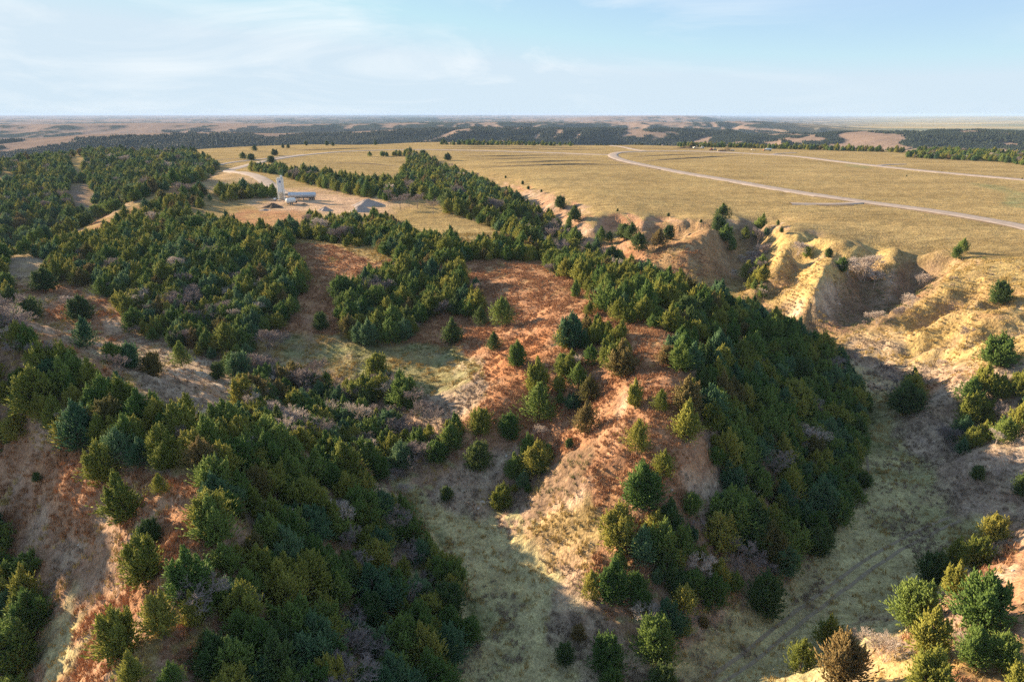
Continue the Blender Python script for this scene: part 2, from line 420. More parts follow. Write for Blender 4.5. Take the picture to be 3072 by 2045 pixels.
COVER = [
 (C_GOLD * .84, .95, [(1720,520),(1830,530),(2050,560),(2400,570),(2400,850),(2060,840),(1900,790),(1820,740),(1740,690),(1500,640),(1480,520),(1600,505)]),
  # (colour, strength, polygon in photo positions)
 (C_GREY, .8, [(-50,560),(120,590),(330,640),(420,800),(640,840),(620,980),(480,960),(330,880),(100,760),(-50,800)]),
 (C_RED, .65, [(-50,640),(200,640),(330,740),(260,790),(0,720)]),
 (C_RED, .9, [(540,560),(760,560),(860,600),(1000,590),(1260,600),(1340,640),(1250,760),(1160,880),(1080,800),(960,800),(700,790),(620,760),(640,700)]),
 (C_GREEN, .6, [(660,770),(780,765),(900,790),(1050,790),(1110,840),(1060,900),(960,920),(860,890),(740,850),(620,800)]),
 (C_GREY, .8, [(1060,890),(1130,850),(1120,930),(1040,980),(950,960),(960,920)]),
 (C_RED, .95, [(1110,760),(1250,690),(1400,640),(1560,740),(1620,1000),(1650,1090),(1560,1170),(1420,1130),(1320,1080),(1180,1030),(1080,1000),(1120,900)]),
 (C_RUST, .6, [(1160,780),(1250,740),(1260,820),(1200,960),(1130,960),(1120,860)]),
 (C_GOLD, .6, [(1170,1250),(1300,1160),(1400,1080),(1440,1150),(1390,1230),(1340,1330),(1270,1300)]),
 (C_RED, .7, [(1330,1110),(1440,1080),(1450,1230),(1370,1330),(1330,1300),(1400,1200)]),
 (C_LITTER_SHADE, .8, [(1180,1240),(1220,1150),(1310,1030),(1370,1010),(1330,1110),(1250,1190)]),  # left face of the ridge nose: its shade is put into the colour
 (C_GREY, .8, [(960,1140),(1010,1090),(1120,1040),(1190,1040),(1120,1180),(1060,1190)]),
 (C_TAN, .95, [(1060,1180),(1200,1240),(1260,1300),(1320,1420),(1380,1600),(1030,1600),(1100,1430),(1040,1300),(930,1130)]),
 (C_GREY, .7, [(1270,1300),(1350,1330),(1420,1420),(1500,1600),(1330,1600),(1260,1450)]),
 (C_GREEN, .75, [(880,1110),(960,1140),(1040,1260),(1100,1350),(1140,1420),(1100,1470),(1040,1320),(930,1180)]),
 (C_GREEN, .35, [(1100,1250),(1180,1350),(1200,1600),(1040,1600),(1100,1440)]),
 (C_TAN, 1.0, [(1960,900),(2060,920),(2130,1050),(2200,1180),(2300,1220),(2100,1440),(1860,1600),(1460,1600),(1700,1400),(1900,1270),(1990,1150)]),
 (C_GREEN, .8, [(1970,900),(2050,910),(2090,980),(2060,1040),(1990,1030)]),
 (C_GREEN, .45, [(2000,1020),(2120,1040),(2200,1180),(2280,1230),(2150,1300),(2000,1200)]),
 (C_LITTER_SHADE, .15, [(1700,1420),(1850,1300),(1960,1330),(1760,1500),(1560,1600),(1480,1600)]),
 (C_GREY, .95, [(2050,1000),(2150,900),(2300,840),(2400,830),(2400,980),(2250,1000),(2130,1060)]),
 (C_GREY, .9, [(2130,1120),(2230,1030),(2400,990),(2400,1180),(2200,1190)]),
 (C_GREY, .6, [(1920,780),(2010,745),(2100,770),(2080,830),(2250,830),(2200,880),(2000,900)]),
 (C_STRAW, .45, [(1930,780),(2020,745),(2110,710),(2200,620),(2400,580),(2400,830),(2280,830),(2060,830),(2100,790),(2000,770)]),
 (C_RED, .2, [(2150,720),(2280,640),(2400,660),(2400,740),(2260,740)]),
 (C_RED, .5, [(1480,510),(1640,510),(1700,530),(1700,640),(1560,640),(1480,590)]),
 (C_LITTER_SHADE, .8, [(1700,500),(1790,520),(1770,600),(1760,690),(1720,660)]),
 (C_LITTER_SHADE, .95, [(1930,640),(2020,620),(2190,590),(2150,670),(2040,745),(1940,770),(1850,760),(1900,690)]),  # bowl under the rim, darkened: shade painted into the ground
 (C_RED, .3, [(1800,690),(1900,720),(1960,760),(1930,780),(1850,760)]),
 (C_STRAW, .7, [(1760,530),(1840,535),(1960,560),(2060,565),(2060,620),(1960,600),(1930,640),(1860,690),(1800,690),(1850,600),(1790,640),(1760,610)]),
 (C_LOESS, .7, [(1872,660),(1915,645),(1935,690),(1900,740),(1865,720)]),
 (C_LOESS, .6, [(1800,690),(1850,690),(1840,730),(1815,740)]),
 (C_LOESS, .6, [(2040,635),(2062,625),(2048,680),(2030,700)]),
 (C_LOESS, .8, [(1140,1035),(1185,1028),(1180,1058),(1150,1068)]),
 (C_LOESS, .55, [(1080,1150),(1110,1120),(1130,1060),(1145,1080),(1110,1170)]),
 (C_LOESS, .5, [(240,730),(300,740),(290,770),(250,760)]), (C_LOESS, .45, [(365,800),(420,790),(500,860),(560,930),(450,880)]),
 (C_LOESS, .4, [(1440,900),(1470,890),(1440,940),(1400,960)]), (C_LOESS, .5, [(1560,1090),(1660,1100),(1650,1180),(1590,1200),(1560,1150)]),
 (C_RED, .55, [(-50,980),(120,1010),(280,1060),(420,1100),(440,1180),(330,1400),(250,1600),(-50,1600)]),
 (C_RED, .85, [(0,1060),(120,1020),(260,1060),(300,1140),(200,1180),(240,1270),(130,1240),(100,1130)]),
 (C_RED, .8, [(300,1065),(440,1110),(460,1240),(420,1290),(380,1260),(400,1150),(330,1120)]),
 (C_RED, .75, [(130,1600),(220,1400),(330,1330),(360,1370),(270,1500),(260,1600)]),
 (C_TAN, .7, [(60,1600),(110,1440),(180,1340),(230,1330),(190,1440),(120,1600)]),
 (C_RED, .8, [(2200,1400),(2270,1300),(2400,1240),(2400,1420),(2280,1440)]), (C_STRAW, .9, [(1800,1600),(1900,1550),(2050,1500),(2400,1480),(2400,1600)]),
 (C_RED, .45, [(2120,1520),(2400,1480),(2400,1600),(2150,1600)]),
 (C_LOESS, .5, [(2200,1420),(2260,1340),(2330,1300),(2330,1330),(2260,1400)]),
 (C_PAD, .6, [(560,470),(600,440),(660,430),(760,432),(900,455),(960,478),(900,492),(760,495),(620,488)]),
 (C_PAD, .85, [(590,478),(640,452),(700,440),(800,450),(890,462),(910,476),(860,488),(760,490),(650,482)]),
 (C_PAD, .4, [(430,425),(500,395),(560,395),(640,430),(560,440),(450,440)]),
 (C_RED, .7, [(520,500),(560,480),(720,485),(710,515),(560,525)]), (C_GOLD, .6, [(880,470),(1000,480),(1130,520),(1100,550),(960,520)]),
 (C_RED, .8, [(300,480),(420,425),(500,395),(440,430),(330,490),(210,545),(140,560)]),
 (C_PINK, .9, [(150,430),(210,420),(215,480),(160,480)]),
 (C_GREEN, .6, [(1955,375),(2010,383),(1990,388),(1940,380)]), (C_GREEN, .65, [(2230,420),(2300,425),(2370,450),(2370,480),(2300,470),(2320,445)]),
]
wq = np.hypot(TX, TY)
px_ = TX + np.where(wq < 900, 2.4 * fbm(TX, TY, 9, 2, 201) + 1.0 * fbm(TX, TY, 2.2, 1, 205), 0)
py_ = TY + np.where(wq < 900, 2.4 * fbm(TX, TY, 9, 2, 202) + 1.0 * fbm(TX, TY, 2.2, 1, 206), 0)
QX, QY, _ = project(px_, py_, TZ)
gr = np.gradient(TZ, axis=0) / np.gradient(R2, axis=0)
ga = np.gradient(TZ, axis=1) / (np.gradient(A2, axis=1) * R2)
SLOPE = np.hypot(gr, ga)
n1 = fbm(TX, TY, 40, 3, 301); n2 = fbm(TX, TY, 9, 3, 303)
re_ = np.interp(A2, EDGE_AZ, EDGE_R)
farm = sstep(0, 200, wq - re_)
alb = np.empty(TX.shape + (3,))
st = sstep(.18, .45, SLOPE)
mixr = np.clip(.5 + .8 * n1, 0, 1)[..., None]
slopec = C_RED * mixr + C_GREY * (1 - mixr)
alb[:] = C_GOLD * (1 - st[..., None]) + slopec * st[..., None]
low = (sstep(-15, -21, TZ) * (1 - st))[..., None]
alb = alb * (1 - low) + C_TAN * low
vis_s = VIS & (wq < 1100)
for colr, stg, poly in COVER:
    w = (in_poly(QX, QY, poly) & vis_s).astype(float)
    if not w.any(): continue
    w = blur(w, 3)
    w = np.clip(w * (stg + .45 * n2), 0, 1)[..., None]
    alb = alb * (1 - w) + colr * w
# plateau grass: straw and darker swathes that follow the mowing
sw = fbm(TX * .35, TY, 26, 3, 311)
onp = ((1 - st) * (1 - farm) * (TZ > -3))[..., None]
alb = alb * (1 + onp * (.20 * sw + .10 * n1)[..., None])
alb = np.where(onp > .5, alb * (1 - .14 * np.clip(n1, 0, 1)[..., None]) + C_GREEN * (.14 * np.clip(n1, 0, 1))[..., None], alb)
# far country: pink grass, cedar woods in patches (more of them to the right)
azd = np.degrees(A2)
wx_ = fbm(TX, TY, 420, 4, 401, .55); wx2 = fbm(TX, TY, 1700, 2, 403)
thr = np.interp(azd, [-40, -22, -14, -6, 40], [.40, .36, .12, -.26, -.28])
thr = thr + .22 * sstep(3500, 9000, wq) * (azd > 0) - .45 * sstep(3500, 9000, wq) * (azd < -6)
# woods keep to the hollows and the slopes away from the sun
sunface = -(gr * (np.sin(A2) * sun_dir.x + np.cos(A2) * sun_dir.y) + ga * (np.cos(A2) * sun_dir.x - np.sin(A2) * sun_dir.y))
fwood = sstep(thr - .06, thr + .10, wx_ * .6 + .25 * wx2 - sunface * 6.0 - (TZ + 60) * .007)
plainm = sstep(2600, 4200, wq) * sstep(18, 30, azd)
fwood = fwood * (1 - .75 * plainm)
fcol = C_PINK * (1 + .18 * n1)[..., None]
pf = plainm[..., None]
stripe = np.clip(.5 + 1.4 * fbm(TX * .3, TY, 700, 2, 420), 0, 1)[..., None]
fcol = fcol * (1 - pf) + pf * (stripe * C_STRAW * 1.1 + (1 - stripe) * C_GREEN * .9)
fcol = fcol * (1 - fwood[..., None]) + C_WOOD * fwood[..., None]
alb = alb * (1 - farm[..., None]) + fcol * farm[..., None]
FWOOD = fwood * farm
alb = np.clip(alb, .01, .8)
# canopy thickness of the woods that are too far off for single trees
TZC = TZ + np.where(wq > 4200, FWOOD * (3 + 3.5 * (fbm(TX, TY, 60, 2, 431))), 0)

def grid_mesh(name, X, Y, Z):
    me = bpy.data.meshes.new(name)
    nr, na = X.shape
    co = np.stack([X, Y, Z], -1).reshape(-1, 3).astype(np.float32)
    idx = np.arange(nr * na).reshape(nr, na)
    f = np.stack([idx[:-1, :-1], idx[:-1, 1:], idx[1:, 1:], idx[1:, :-1]], -1).reshape(-1, 4)[:, ::-1]
    me.vertices.add(len(co)); me.vertices.foreach_set('co', co.ravel())
    me.loops.add(f.size); me.loops.foreach_set('vertex_index', f.ravel().astype(np.int32))
    me.polygons.add(len(f)); me.polygons.foreach_set('loop_start', np.arange(0, f.size, 4, dtype=np.int32))
    me.update(calc_edges=True)
    me.polygons.foreach_set('use_smooth', np.ones(len(f), bool))
    return me
gm = grid_mesh('terrain', TX, TY, TZC)
at = gm.attributes.new('cover', 'FLOAT_COLOR', 'POINT')
at.data.foreach_set('color', np.concatenate([alb, np.ones(alb.shape[:2] + (1,))], -1).astype(np.float32).ravel())

m_ground, nt, bs = mat_new('prairie_ground')
N, L = nt.nodes, nt.links
a_ = N.new('ShaderNodeAttribute'); a_.attribute_name = 'cover'
geo = N.new('ShaderNodeNewGeometry')
def nz(scale, detail=5, rough=.6, vec=None):
    n = N.new('ShaderNodeTexNoise'); n.inputs['Scale'].default_value = scale; n.inputs['Detail'].default_value = detail; n.inputs['Roughness'].default_value = rough
    L.new(vec if vec else geo.outputs['Position'], n.inputs['Vector']); return n.outputs['Fac']
mpg = N.new('ShaderNodeMapping'); mpg.inputs['Scale'].default_value = (1, .6, .25); mpg.inputs['Rotation'].default_value = (0, 0, .5)
L.new(geo.outputs['Position'], mpg.inputs[0])
fine = nz(2.9, 7, .72, mpg.outputs[0]); med = nz(.5, 4); clump = nz(1.1, 3, .5)
def ramp(fac, p0, p1, c0, c1):
    r = N.new('ShaderNodeValToRGB'); r.color_ramp.elements[0].position = p0; r.color_ramp.elements[1].position = p1
    r.color_ramp.elements[0].color = (*c0, 1); r.color_ramp.elements[1].color = (*c1, 1); L.new(fac, r.inputs[0]); return r.outputs[0]
def mul(a, b, f=1.0):
    m = N.new('ShaderNodeMixRGB'); m.blend_type = 'MULTIPLY'; m.inputs[0].default_value = f; L.new(a, m.inputs[1]); L.new(b, m.inputs[2]); return m.outputs[0]
c = mul(a_.outputs['Color'], ramp(fine, .30, .70, (.52, .50, .48), (1.42, 1.42, 1.38)))
c = mul(c, ramp(med, .3, .7, (.78, .76, .80), (1.2, 1.2, 1.12)))
mpf = N.new('ShaderNodeMapping'); mpf.inputs['Scale'].default_value = (.10, .28, .1); mpf.inputs['Rotation'].default_value = (0, 0, .25)
L.new(geo.outputs['Position'], mpf.inputs[0])
fld = nz(1.0, 7, .68, mpf.outputs[0])
c = mul(c, ramp(fld, .36, .64, (.72, .69, .66), (1.18, 1.17, 1.15)))
spk = nz(.33, 8, .75)
c = mul(c, ramp(spk, .60, .68, (1, 1, 1), (.66, .62, .55)))
c = mul(c, ramp(clump, .58, .72, (1, 1, 1), (.62, .60, .56)))
gain = N.new('ShaderNodeMixRGB'); gain.blend_type = 'MULTIPLY'; gain.inputs[0].default_value = 1; gain.inputs[2].default_value = (1.24, 1.24, 1.24, 1); L.new(c, gain.inputs[1])
L.new(gain.outputs[0], bs.inputs['Base Color'])
bp = N.new('ShaderNodeBump'); bp.inputs['Strength'].default_value = 1.0; bp.inputs['Distance'].default_value = .28
L.new(fine, bp.inputs['Height']); 
bp2 = N.new('ShaderNodeBump'); bp2.inputs['Strength'].default_value = .8; bp2.inputs['Distance'].default_value = .5
L.new(clump, bp2.inputs['Height']); L.new(bp.outputs[0], bp2.inputs['Normal']); L.new(bp2.outputs[0], bs.inputs['Normal'])
bs.inputs['Roughness'].default_value = 1.0; bs.inputs['Specular IOR Level'].default_value = 0.0
gm.materials.append(m_ground)
ground = bpy.data.objects.new('ground', gm); COL.objects.link(ground)
ground['kind'] = 'structure'; ground['label'] = 'rolling prairie ground with loess ridges, ravines and grass plateau'

# ------------------------------------------------------------------ haze: the air between here and the far hills
hm = bpy.data.meshes.new('haze')
bm = bmesh.new()
bmesh.ops.create_cube(bm, size=1.0)
zb, zt = float(TZC.min()) - 1.5, 62.0
for v in bm.verts:
    v.co = (v.co.x * 124000, v.co.y * 124000, zb if v.co.z < 0 else zt)
bm.to_mesh(hm); bm.free()
m_haze = bpy.data.materials.new('haze_air'); m_haze.use_nodes = True
hn = m_haze.node_tree; hn.nodes.clear()
ho = hn.nodes.new('ShaderNodeOutputMaterial'); hv = hn.nodes.new('ShaderNodeVolumePrincipled')
hv.inputs['Color'].default_value = (.46, .66, 1.0, 1)
hv.inputs['Density'].default_value = 4.2e-5
hv.inputs['Anisotropy'].default_value = 0.0
hn.links.new(hv.outputs[0], ho.inputs['Volume'])
hm.materials.append(m_haze)
haze = bpy.data.objects.new('haze', hm); COL.objects.link(haze); haze['kind'] = 'stuff'; haze['label'] = 'thin bluish haze over the far hills'
# ------------------------------------------------------------------ cedar and bare-tree shapes
def mesh_from(name, V, F, mats=(), smooth=False, fattr=None):
    me = bpy.data.meshes.new(name)
    V = np.asarray(V, np.float32).reshape(-1, 3); F = np.asarray(F, np.int32)
    me.vertices.add(len(V)); me.vertices.foreach_set('co', V.ravel())
    k = F.shape[1]
    me.loops.add(F.size); me.loops.foreach_set('vertex_index', F.ravel())
    me.polygons.add(len(F)); me.polygons.foreach_set('loop_start', np.arange(0, F.size, k, dtype=np.int32))
    me.update(calc_edges=True)
    if smooth: me.polygons.foreach_set('use_smooth', np.ones(len(F), bool))
    if fattr is not None:
        a = me.attributes.new('tint', 'FLOAT', 'FACE'); a.data.foreach_set('value', np.asarray(fattr, np.float32))
    for m in mats: me.materials.append(m)
    return me
def norm(v): return v / np.maximum(np.linalg.norm(v, axis=-1, keepdims=True), 1e-6)

def foliage_mat(name, rgb):
    m, nt, b = mat_new(name)
    N, L = nt.nodes, nt.links
    a = N.new('ShaderNodeAttribute'); a.attribute_name = 'tint'
    oi = N.new('ShaderNodeObjectInfo')
    r = N.new('ShaderNodeValToRGB')
    r.color_ramp.elements[0].position = 0.0; r.color_ramp.elements[1].position = 1.0
    r.color_ramp.elements[0].color = (rgb[0] * .55, rgb[1] * .62, rgb[2] * .72, 1)
    r.color_ramp.elements[1].color = (rgb[0] * 1.45, rgb[1] * 1.35, rgb[2] * 1.15, 1)
    L.new(a.outputs['Fac'], r.inputs[0])
    hs = N.new('ShaderNodeHueSaturation')
    mr = N.new('ShaderNodeMapRange'); mr.inputs[3].default_value = .475; mr.inputs[4].default_value = .525
    L.new(oi.outputs['Random'], mr.inputs[0]); L.new(mr.outputs[0], hs.inputs['Hue'])
    mr2 = N.new('ShaderNodeMapRange'); mr2.inputs[3].default_value = 1.25; mr2.inputs[4].default_value = .75
    L.new(oi.outputs['Random'], mr2.inputs[0]); L.new(mr2.outputs[0], hs.inputs['Value'])
    L.new(r.outputs[0], hs.inputs['Color']); L.new(hs.outputs[0], b.inputs['Base Color'])
    b.inputs['Roughness'].default_value = .75; b.inputs['Specular IOR Level'].default_value = .2
    tr = N.new('ShaderNodeBsdfTranslucent'); L.new(hs.outputs[0], tr.inputs['Color'])
    mx = N.new('ShaderNodeMixShader'); mx.inputs[0].default_value = .38
    L.new(b.outputs[0], mx.inputs[1]); L.new(tr.outputs[0], mx.inputs[2])
    L.new(mx.outputs[0], N['Material Output'].inputs['Surface'])
    return m
HUES = ['olive', 'green', 'blue-green', 'bronze', 'dark green']
M_FOL = {'olive': foliage_mat('cedar_olive', (0.271, 0.293, 0.062)), 'green': foliage_mat('cedar_green', (0.161, 0.245, 0.061)),
         'blue-green': foliage_mat('cedar_blue_green', (0.124, 0.223, 0.110)), 'bronze': foliage_mat('cedar_bronze', (0.215, 0.180, 0.066)),
         'dark green': foliage_mat('cedar_dark', (0.101, 0.161, 0.051))}
M_FARW = foliage_mat('far_cedar', (.040, .060, .038))
M_BARK = simple('cedar_bark', (.13, .095, .075), .95, 0, .3, 6)
M_PALE = simple('pale_bark', (.52, .44, .38), .95, 0, .2, 4)
M_MAUVE = simple('grey_bark', (.26, .215, .205), .95, 0, .2, 4)

def cedar_shape(seed, leaders, width, nbr, npl, bulge=.35):
    """crown of upright feathery sprays; unit height 1, foliage down to the ground"""
    r = np.random.default_rng(seed)
    P, D, Ln, W, T = [], [], [], [], []
    for (lx, ly, lh, lw) in leaders:
        t = np.sort(r.random(nbr) ** .85)
        prof = np.power(1 - t, .92 - .9 * (bulge - .35)) * np.minimum(1, .66 + t * 2.6)
        az = r.random(nbr) * 6.283
        lump = 1 + .30 * np.sin(az * 2 + seed) * np.sin(t * 7 + seed) + .16 * np.sin(az * 5 + t * 17 + 2 * seed) + .22 * r.normal(size=nbr)
        ln = np.maximum(.03, width * lw * prof * np.clip(lump, .55, 1.45))
        el = np.radians(6 + 50 * t ** 1.2 + 8 * r.normal(size=nbr))
        base = np.stack([lx * t, ly * t, .02 + t * lh * .93], -1)
        d = np.stack([np.cos(az) * np.cos(el), np.sin(az) * np.cos(el), np.sin(el)], -1)
        for k in range(npl):
            s = .22 + .80 * (k + r.random(nbr)) / npl
            up = np.array((0, 0, 1.0))
            pos = base + d * (ln * s)[:, None] + up * (ln * s ** 2 * .28)[:, None]
            pos = pos + r.normal(size=(nbr, 3)) * (.10 * ln * (.4 + s))[:, None]
            dr = norm(d * (.55 + .5 * s)[:, None] + up * (.35 + .5 * r.random(nbr))[:, None] + r.normal(size=(nbr, 3)) * .28)
            P.append(pos); D.append(dr)
            Ln.append((.055 + .065 * r.random(nbr)) * (1.05 - .3 * t)); W.append(.0095 + .0085 * r.random(nbr)); T.append(np.clip(.45 + .25 * r.normal(size=nbr) + .10 * (s - .6), 0, 1))
        # upright spires that break the outline
        ms = max(8, int(40 / len(leaders)) + 2)
        for j in r.choice(nbr, ms, replace=False):
            b0 = base[j] + d[j] * ln[j] * .78 + np.array((0, 0, ln[j] * .2)); hs = (.14 + .15 * r.random()) * (1.1 - .4 * t[j]); npk = 20
            sv = np.linspace(0, 1, npk); aa = r.random(npk) * 6.283; rd = .055 * (1 - sv) * (hs / .16)
            lean = np.array((d[j][0] * .25, d[j][1] * .25, 1.0))
            P.append(b0 + lean * (sv * hs)[:, None] + np.stack([np.cos(aa) * rd, np.sin(aa) * rd, 0 * rd], -1) * .5)
            D.append(norm(np.stack([np.cos(aa) * .55 * (1.1 - sv), np.sin(aa) * .55 * (1.1 - sv), np.ones(npk)], -1)))
            Ln.append(.062 * (1.05 - .35 * sv)); W.append(np.full(npk, .013)); T.append(np.clip(.62 + .2 * r.normal(size=npk), 0, 1))
        # pointed tip
        nt_ = 14
        tz = lh * (.82 + .18 * r.random(nt_))
        P.append(np.stack([lx + .012 * r.normal(size=nt_), ly + .012 * r.normal(size=nt_), tz - .05], -1)); D.append(norm(np.stack([.3 * r.normal(size=nt_), .3 * r.normal(size=nt_), np.ones(nt_)], -1)))
        Ln.append(np.full(nt_, .075)); W.append(np.full(nt_, .015)); T.append(r.random(nt_) * .4 + .5)
    P = np.concatenate(P); D = np.concatenate(D); Ln = np.concatenate(Ln); W = np.concatenate(W); T = np.concatenate(T)
    P[:, 2] = np.maximum(P[:, 2], .004)
    a = norm(np.cross(D, r.normal(size=D.shape))); b = np.cross(D, a)
    n = len(P)
    w = W[:, None]
    tip = P + D * Ln[:, None]
    mid = P + D * (Ln * .38)[:, None]
    q = [mid + a * w, mid + (-.5 * a + .87 * b) * w, mid + (-.5 * a - .87 * b) * w]
    V = np.stack([P, tip, *q], 1)
    o = (np.arange(n) * 5)[:, None, None]
    F = np.array([[1, 2, 3], [1, 3, 4], [1, 4, 2], [0, 3, 2], [0, 4, 3]])[None] + o
    F = F[:, [0, 1, 2, 3]]
    return V.reshape(-1, 3), F.reshape(-1, 3), np.repeat(T, 4)

def tubes(segs, sides=4):
    """segs: list of (p0, p1, r0, r1) -> verts, quads"""
    s = np.array([np.concatenate([a, b, [c, d]]) for a, b, c, d in segs])
    p0, p1, r0, r1 = s[:, :3], s[:, 3:6], s[:, 6:7], s[:, 7:8]
    d = norm(p1 - p0); ref = np.where(np.abs(d[:, 2:3]) > .9, np.array([[1., 0, 0]]), np.array([[0, 0, 1.]]))
    a = norm(np.cross(d, ref)); b = np.cross(d, a)
    ring0, ring1 = [], []
    for k in range(sides):
        t = 2 * math.pi * k / sides; u = a * math.cos(t) + b * math.sin(t)
        ring0.append(p0 + u * r0); ring1.append(p1 + u * r1)
    V = np.stack(ring0 + ring1, 1); n = len(s)
    F = np.array([[k, (k + 1) % sides, sides + (k + 1) % sides, sides + k] for k in range(sides)])[None] + (np.arange(n) * 2 * sides)[:, None, None]
    return V.reshape(-1, 3), F.reshape(-1, 4)

def cedar_trunk(seed, leaders):
    r = np.random.default_rng(seed); segs = []
    for lx, ly, lh, lw in leaders:
        p = np.array((0, 0, -.06)); q = np.array((lx * .3, ly * .3, lh * .35)); e = np.array((lx, ly, lh * .9))
        segs += [(p, q, .022, .016), (q, e, .016, .004)]
        for k in range(8):
            t = .1 + .6 * r.random(); az = r.random() * 6.28; b0 = p + (e - p) * t
            segs.append((b0, b0 + np.array((math.cos(az) * .12, math.sin(az) * .12, .06)), .006, .002))
    return tubes(segs, 5)

def bare_shape(seed, spread=.55, stems=1, depth=5, twig=1.0):
    """leafless crown: forks into limbs, branches and fine twigs; unit height 1"""
    r = np.random.default_rng(seed); limbs = []; twigs = []
    def grow(p, d, ln, rad, lev):
        e = p + d * ln
        m = p + d * ln * .5 + r.normal(size=3) * ln * .05
        tgt = limbs if lev < 2 else twigs
        tgt.append((p, m, rad, rad * .85)); tgt.append((m, e, rad * .85, rad * .7))
        if lev >= depth: return
        nk = 3 if lev < 1 else 4
        for k in range(nk):
            ax = norm(np.cross(d, r.normal(size=3)))
            an = (.35 + .45 * r.random()) * (spread / .5)
            nd = norm(d * math.cos(an) + ax * math.sin(an) + np.array((0, 0, .10)))
            nd[2] = max(nd[2], -.1)
            st = e if k < 2 else p + (e - p) * (.45 + .5 * r.random())
            grow(st, nd, ln * (.62 + .16 * r.random()), max(rad * .58, .0034 * twig), lev + 1)
    for s in range(stems):
        d = norm(np.array((r.normal() * .35 * (stems > 1), r.normal() * .35 * (stems > 1), 1.0)))
        grow(np.array((r.normal() * .05 * (stems > 1), r.normal() * .05 * (stems > 1), -.03)), d, .30 if stems == 1 else .26, .017 if stems == 1 else .011, 0)
    allz = max(s[1][2] for s in twigs)
    sc_ = 1.0 / allz
    f = lambda S: [(a * sc_, b * sc_, c, d) for a, b, c, d in S]
    return tubes(f(limbs), 5), tubes(f(twigs), 3)

FORMS = {   # form: (leaders (x, y, height, width), crown width, branches per leader, sprays per branch)
 'single-pointed': ([(0, 0, 1, 1)], .42, 230, 13),
 'slender': ([(0, 0, 1, 1)], .33, 190, 12),
 'broad bushy': ([(0, 0, 1, 1), (.22, .1, .80, .8), (-.2, .08, .86, .75), (.02, -.22, .78, .8)], .42, 95, 12),
 'twin-topped': ([(-.11, .02, 1, .9), (.15, -.03, .87, .9)], .38, 140, 12),
 'ragged': ([(0, 0, 1, .9), (.18, -.1, .74, .9), (-.17, -.08, .66, .95)], .36, 110, 11),
 'rounded': ([(0, 0, .92, 1), (.16, .14, .80, .9), (-.17, .12, .84, .9), (-.05, -.2, .82, .9), (.2, -.1, .70, .8)], .44, 85, 12),
 'wind-bent': ([(.10, .03, 1, .9), (-.2, .1, .6, 1.0), (.25, -.14, .7, .8)], .40, 110, 12),
 'spreading': ([(.05, 0, .8, 1.0), (.3, .1, .62, .8), (-.28, .14, .66, .85), (-.1, -.3, .7, .8), (.22, -.26, .55, .8)], .42, 85, 12),
 'conical': ([(0, 0, 1, 1)], .50, 240, 13),
}
CROWN, TRUNK = {}, {}
FORM_W = {}     # crown width over height
for fi, (fn, (lead, wd, nb, npl)) in enumerate(FORMS.items()):
    V, F, T = cedar_shape(100 + fi, lead, wd, nb, npl, .5 if fn in ('rounded', 'broad bushy') else .35)
    FORM_W[fn] = 2 * float(np.percentile(np.hypot(V[:, 0], V[:, 1]), 99))
    for hu in HUES:
        CROWN[fn, hu] = mesh_from('cedar_crown', V, F, [M_FOL[hu]], False, T)
    tv, tf = cedar_trunk(200 + fi, lead)
    TRUNK[fn] = mesh_from('cedar_trunk', tv, tf, [M_BARK], True)
BARE = {}
for bi, (bn, kw) in enumerate({'single-trunked': dict(spread=.55), 'spreading': dict(spread=.75), 'many-stemmed': dict(spread=.5, stems=5, depth=4, twig=1.3), 'upright': dict(spread=.42), 'thicket-like': dict(spread=.6, stems=7, depth=4, twig=1.5)}.items()):
    (lv, lf), (tv, tf) = bare_shape(300 + bi, **kw)
    for tone, m in (('pale', M_PALE), ('grey', M_MAUVE)):
        BARE[bn, tone] = (mesh_from('bare_limbs', lv, lf, [m], True), mesh_from('bare_twigs', tv, tf, [m], False))
BARE_W = {'single-trunked': .95, 'spreading': 1.15, 'many-stemmed': 1.15, 'upright': .75, 'thicket-like': 1.35}
print('W', FORM_W)
print('CEDAR TRIS', [len(CROWN[f, 'olive'].polygons) for f in FORMS], 'BARE', [len(BARE[b, 'pale'][1].polygons) * 2 for b in BARE_W])
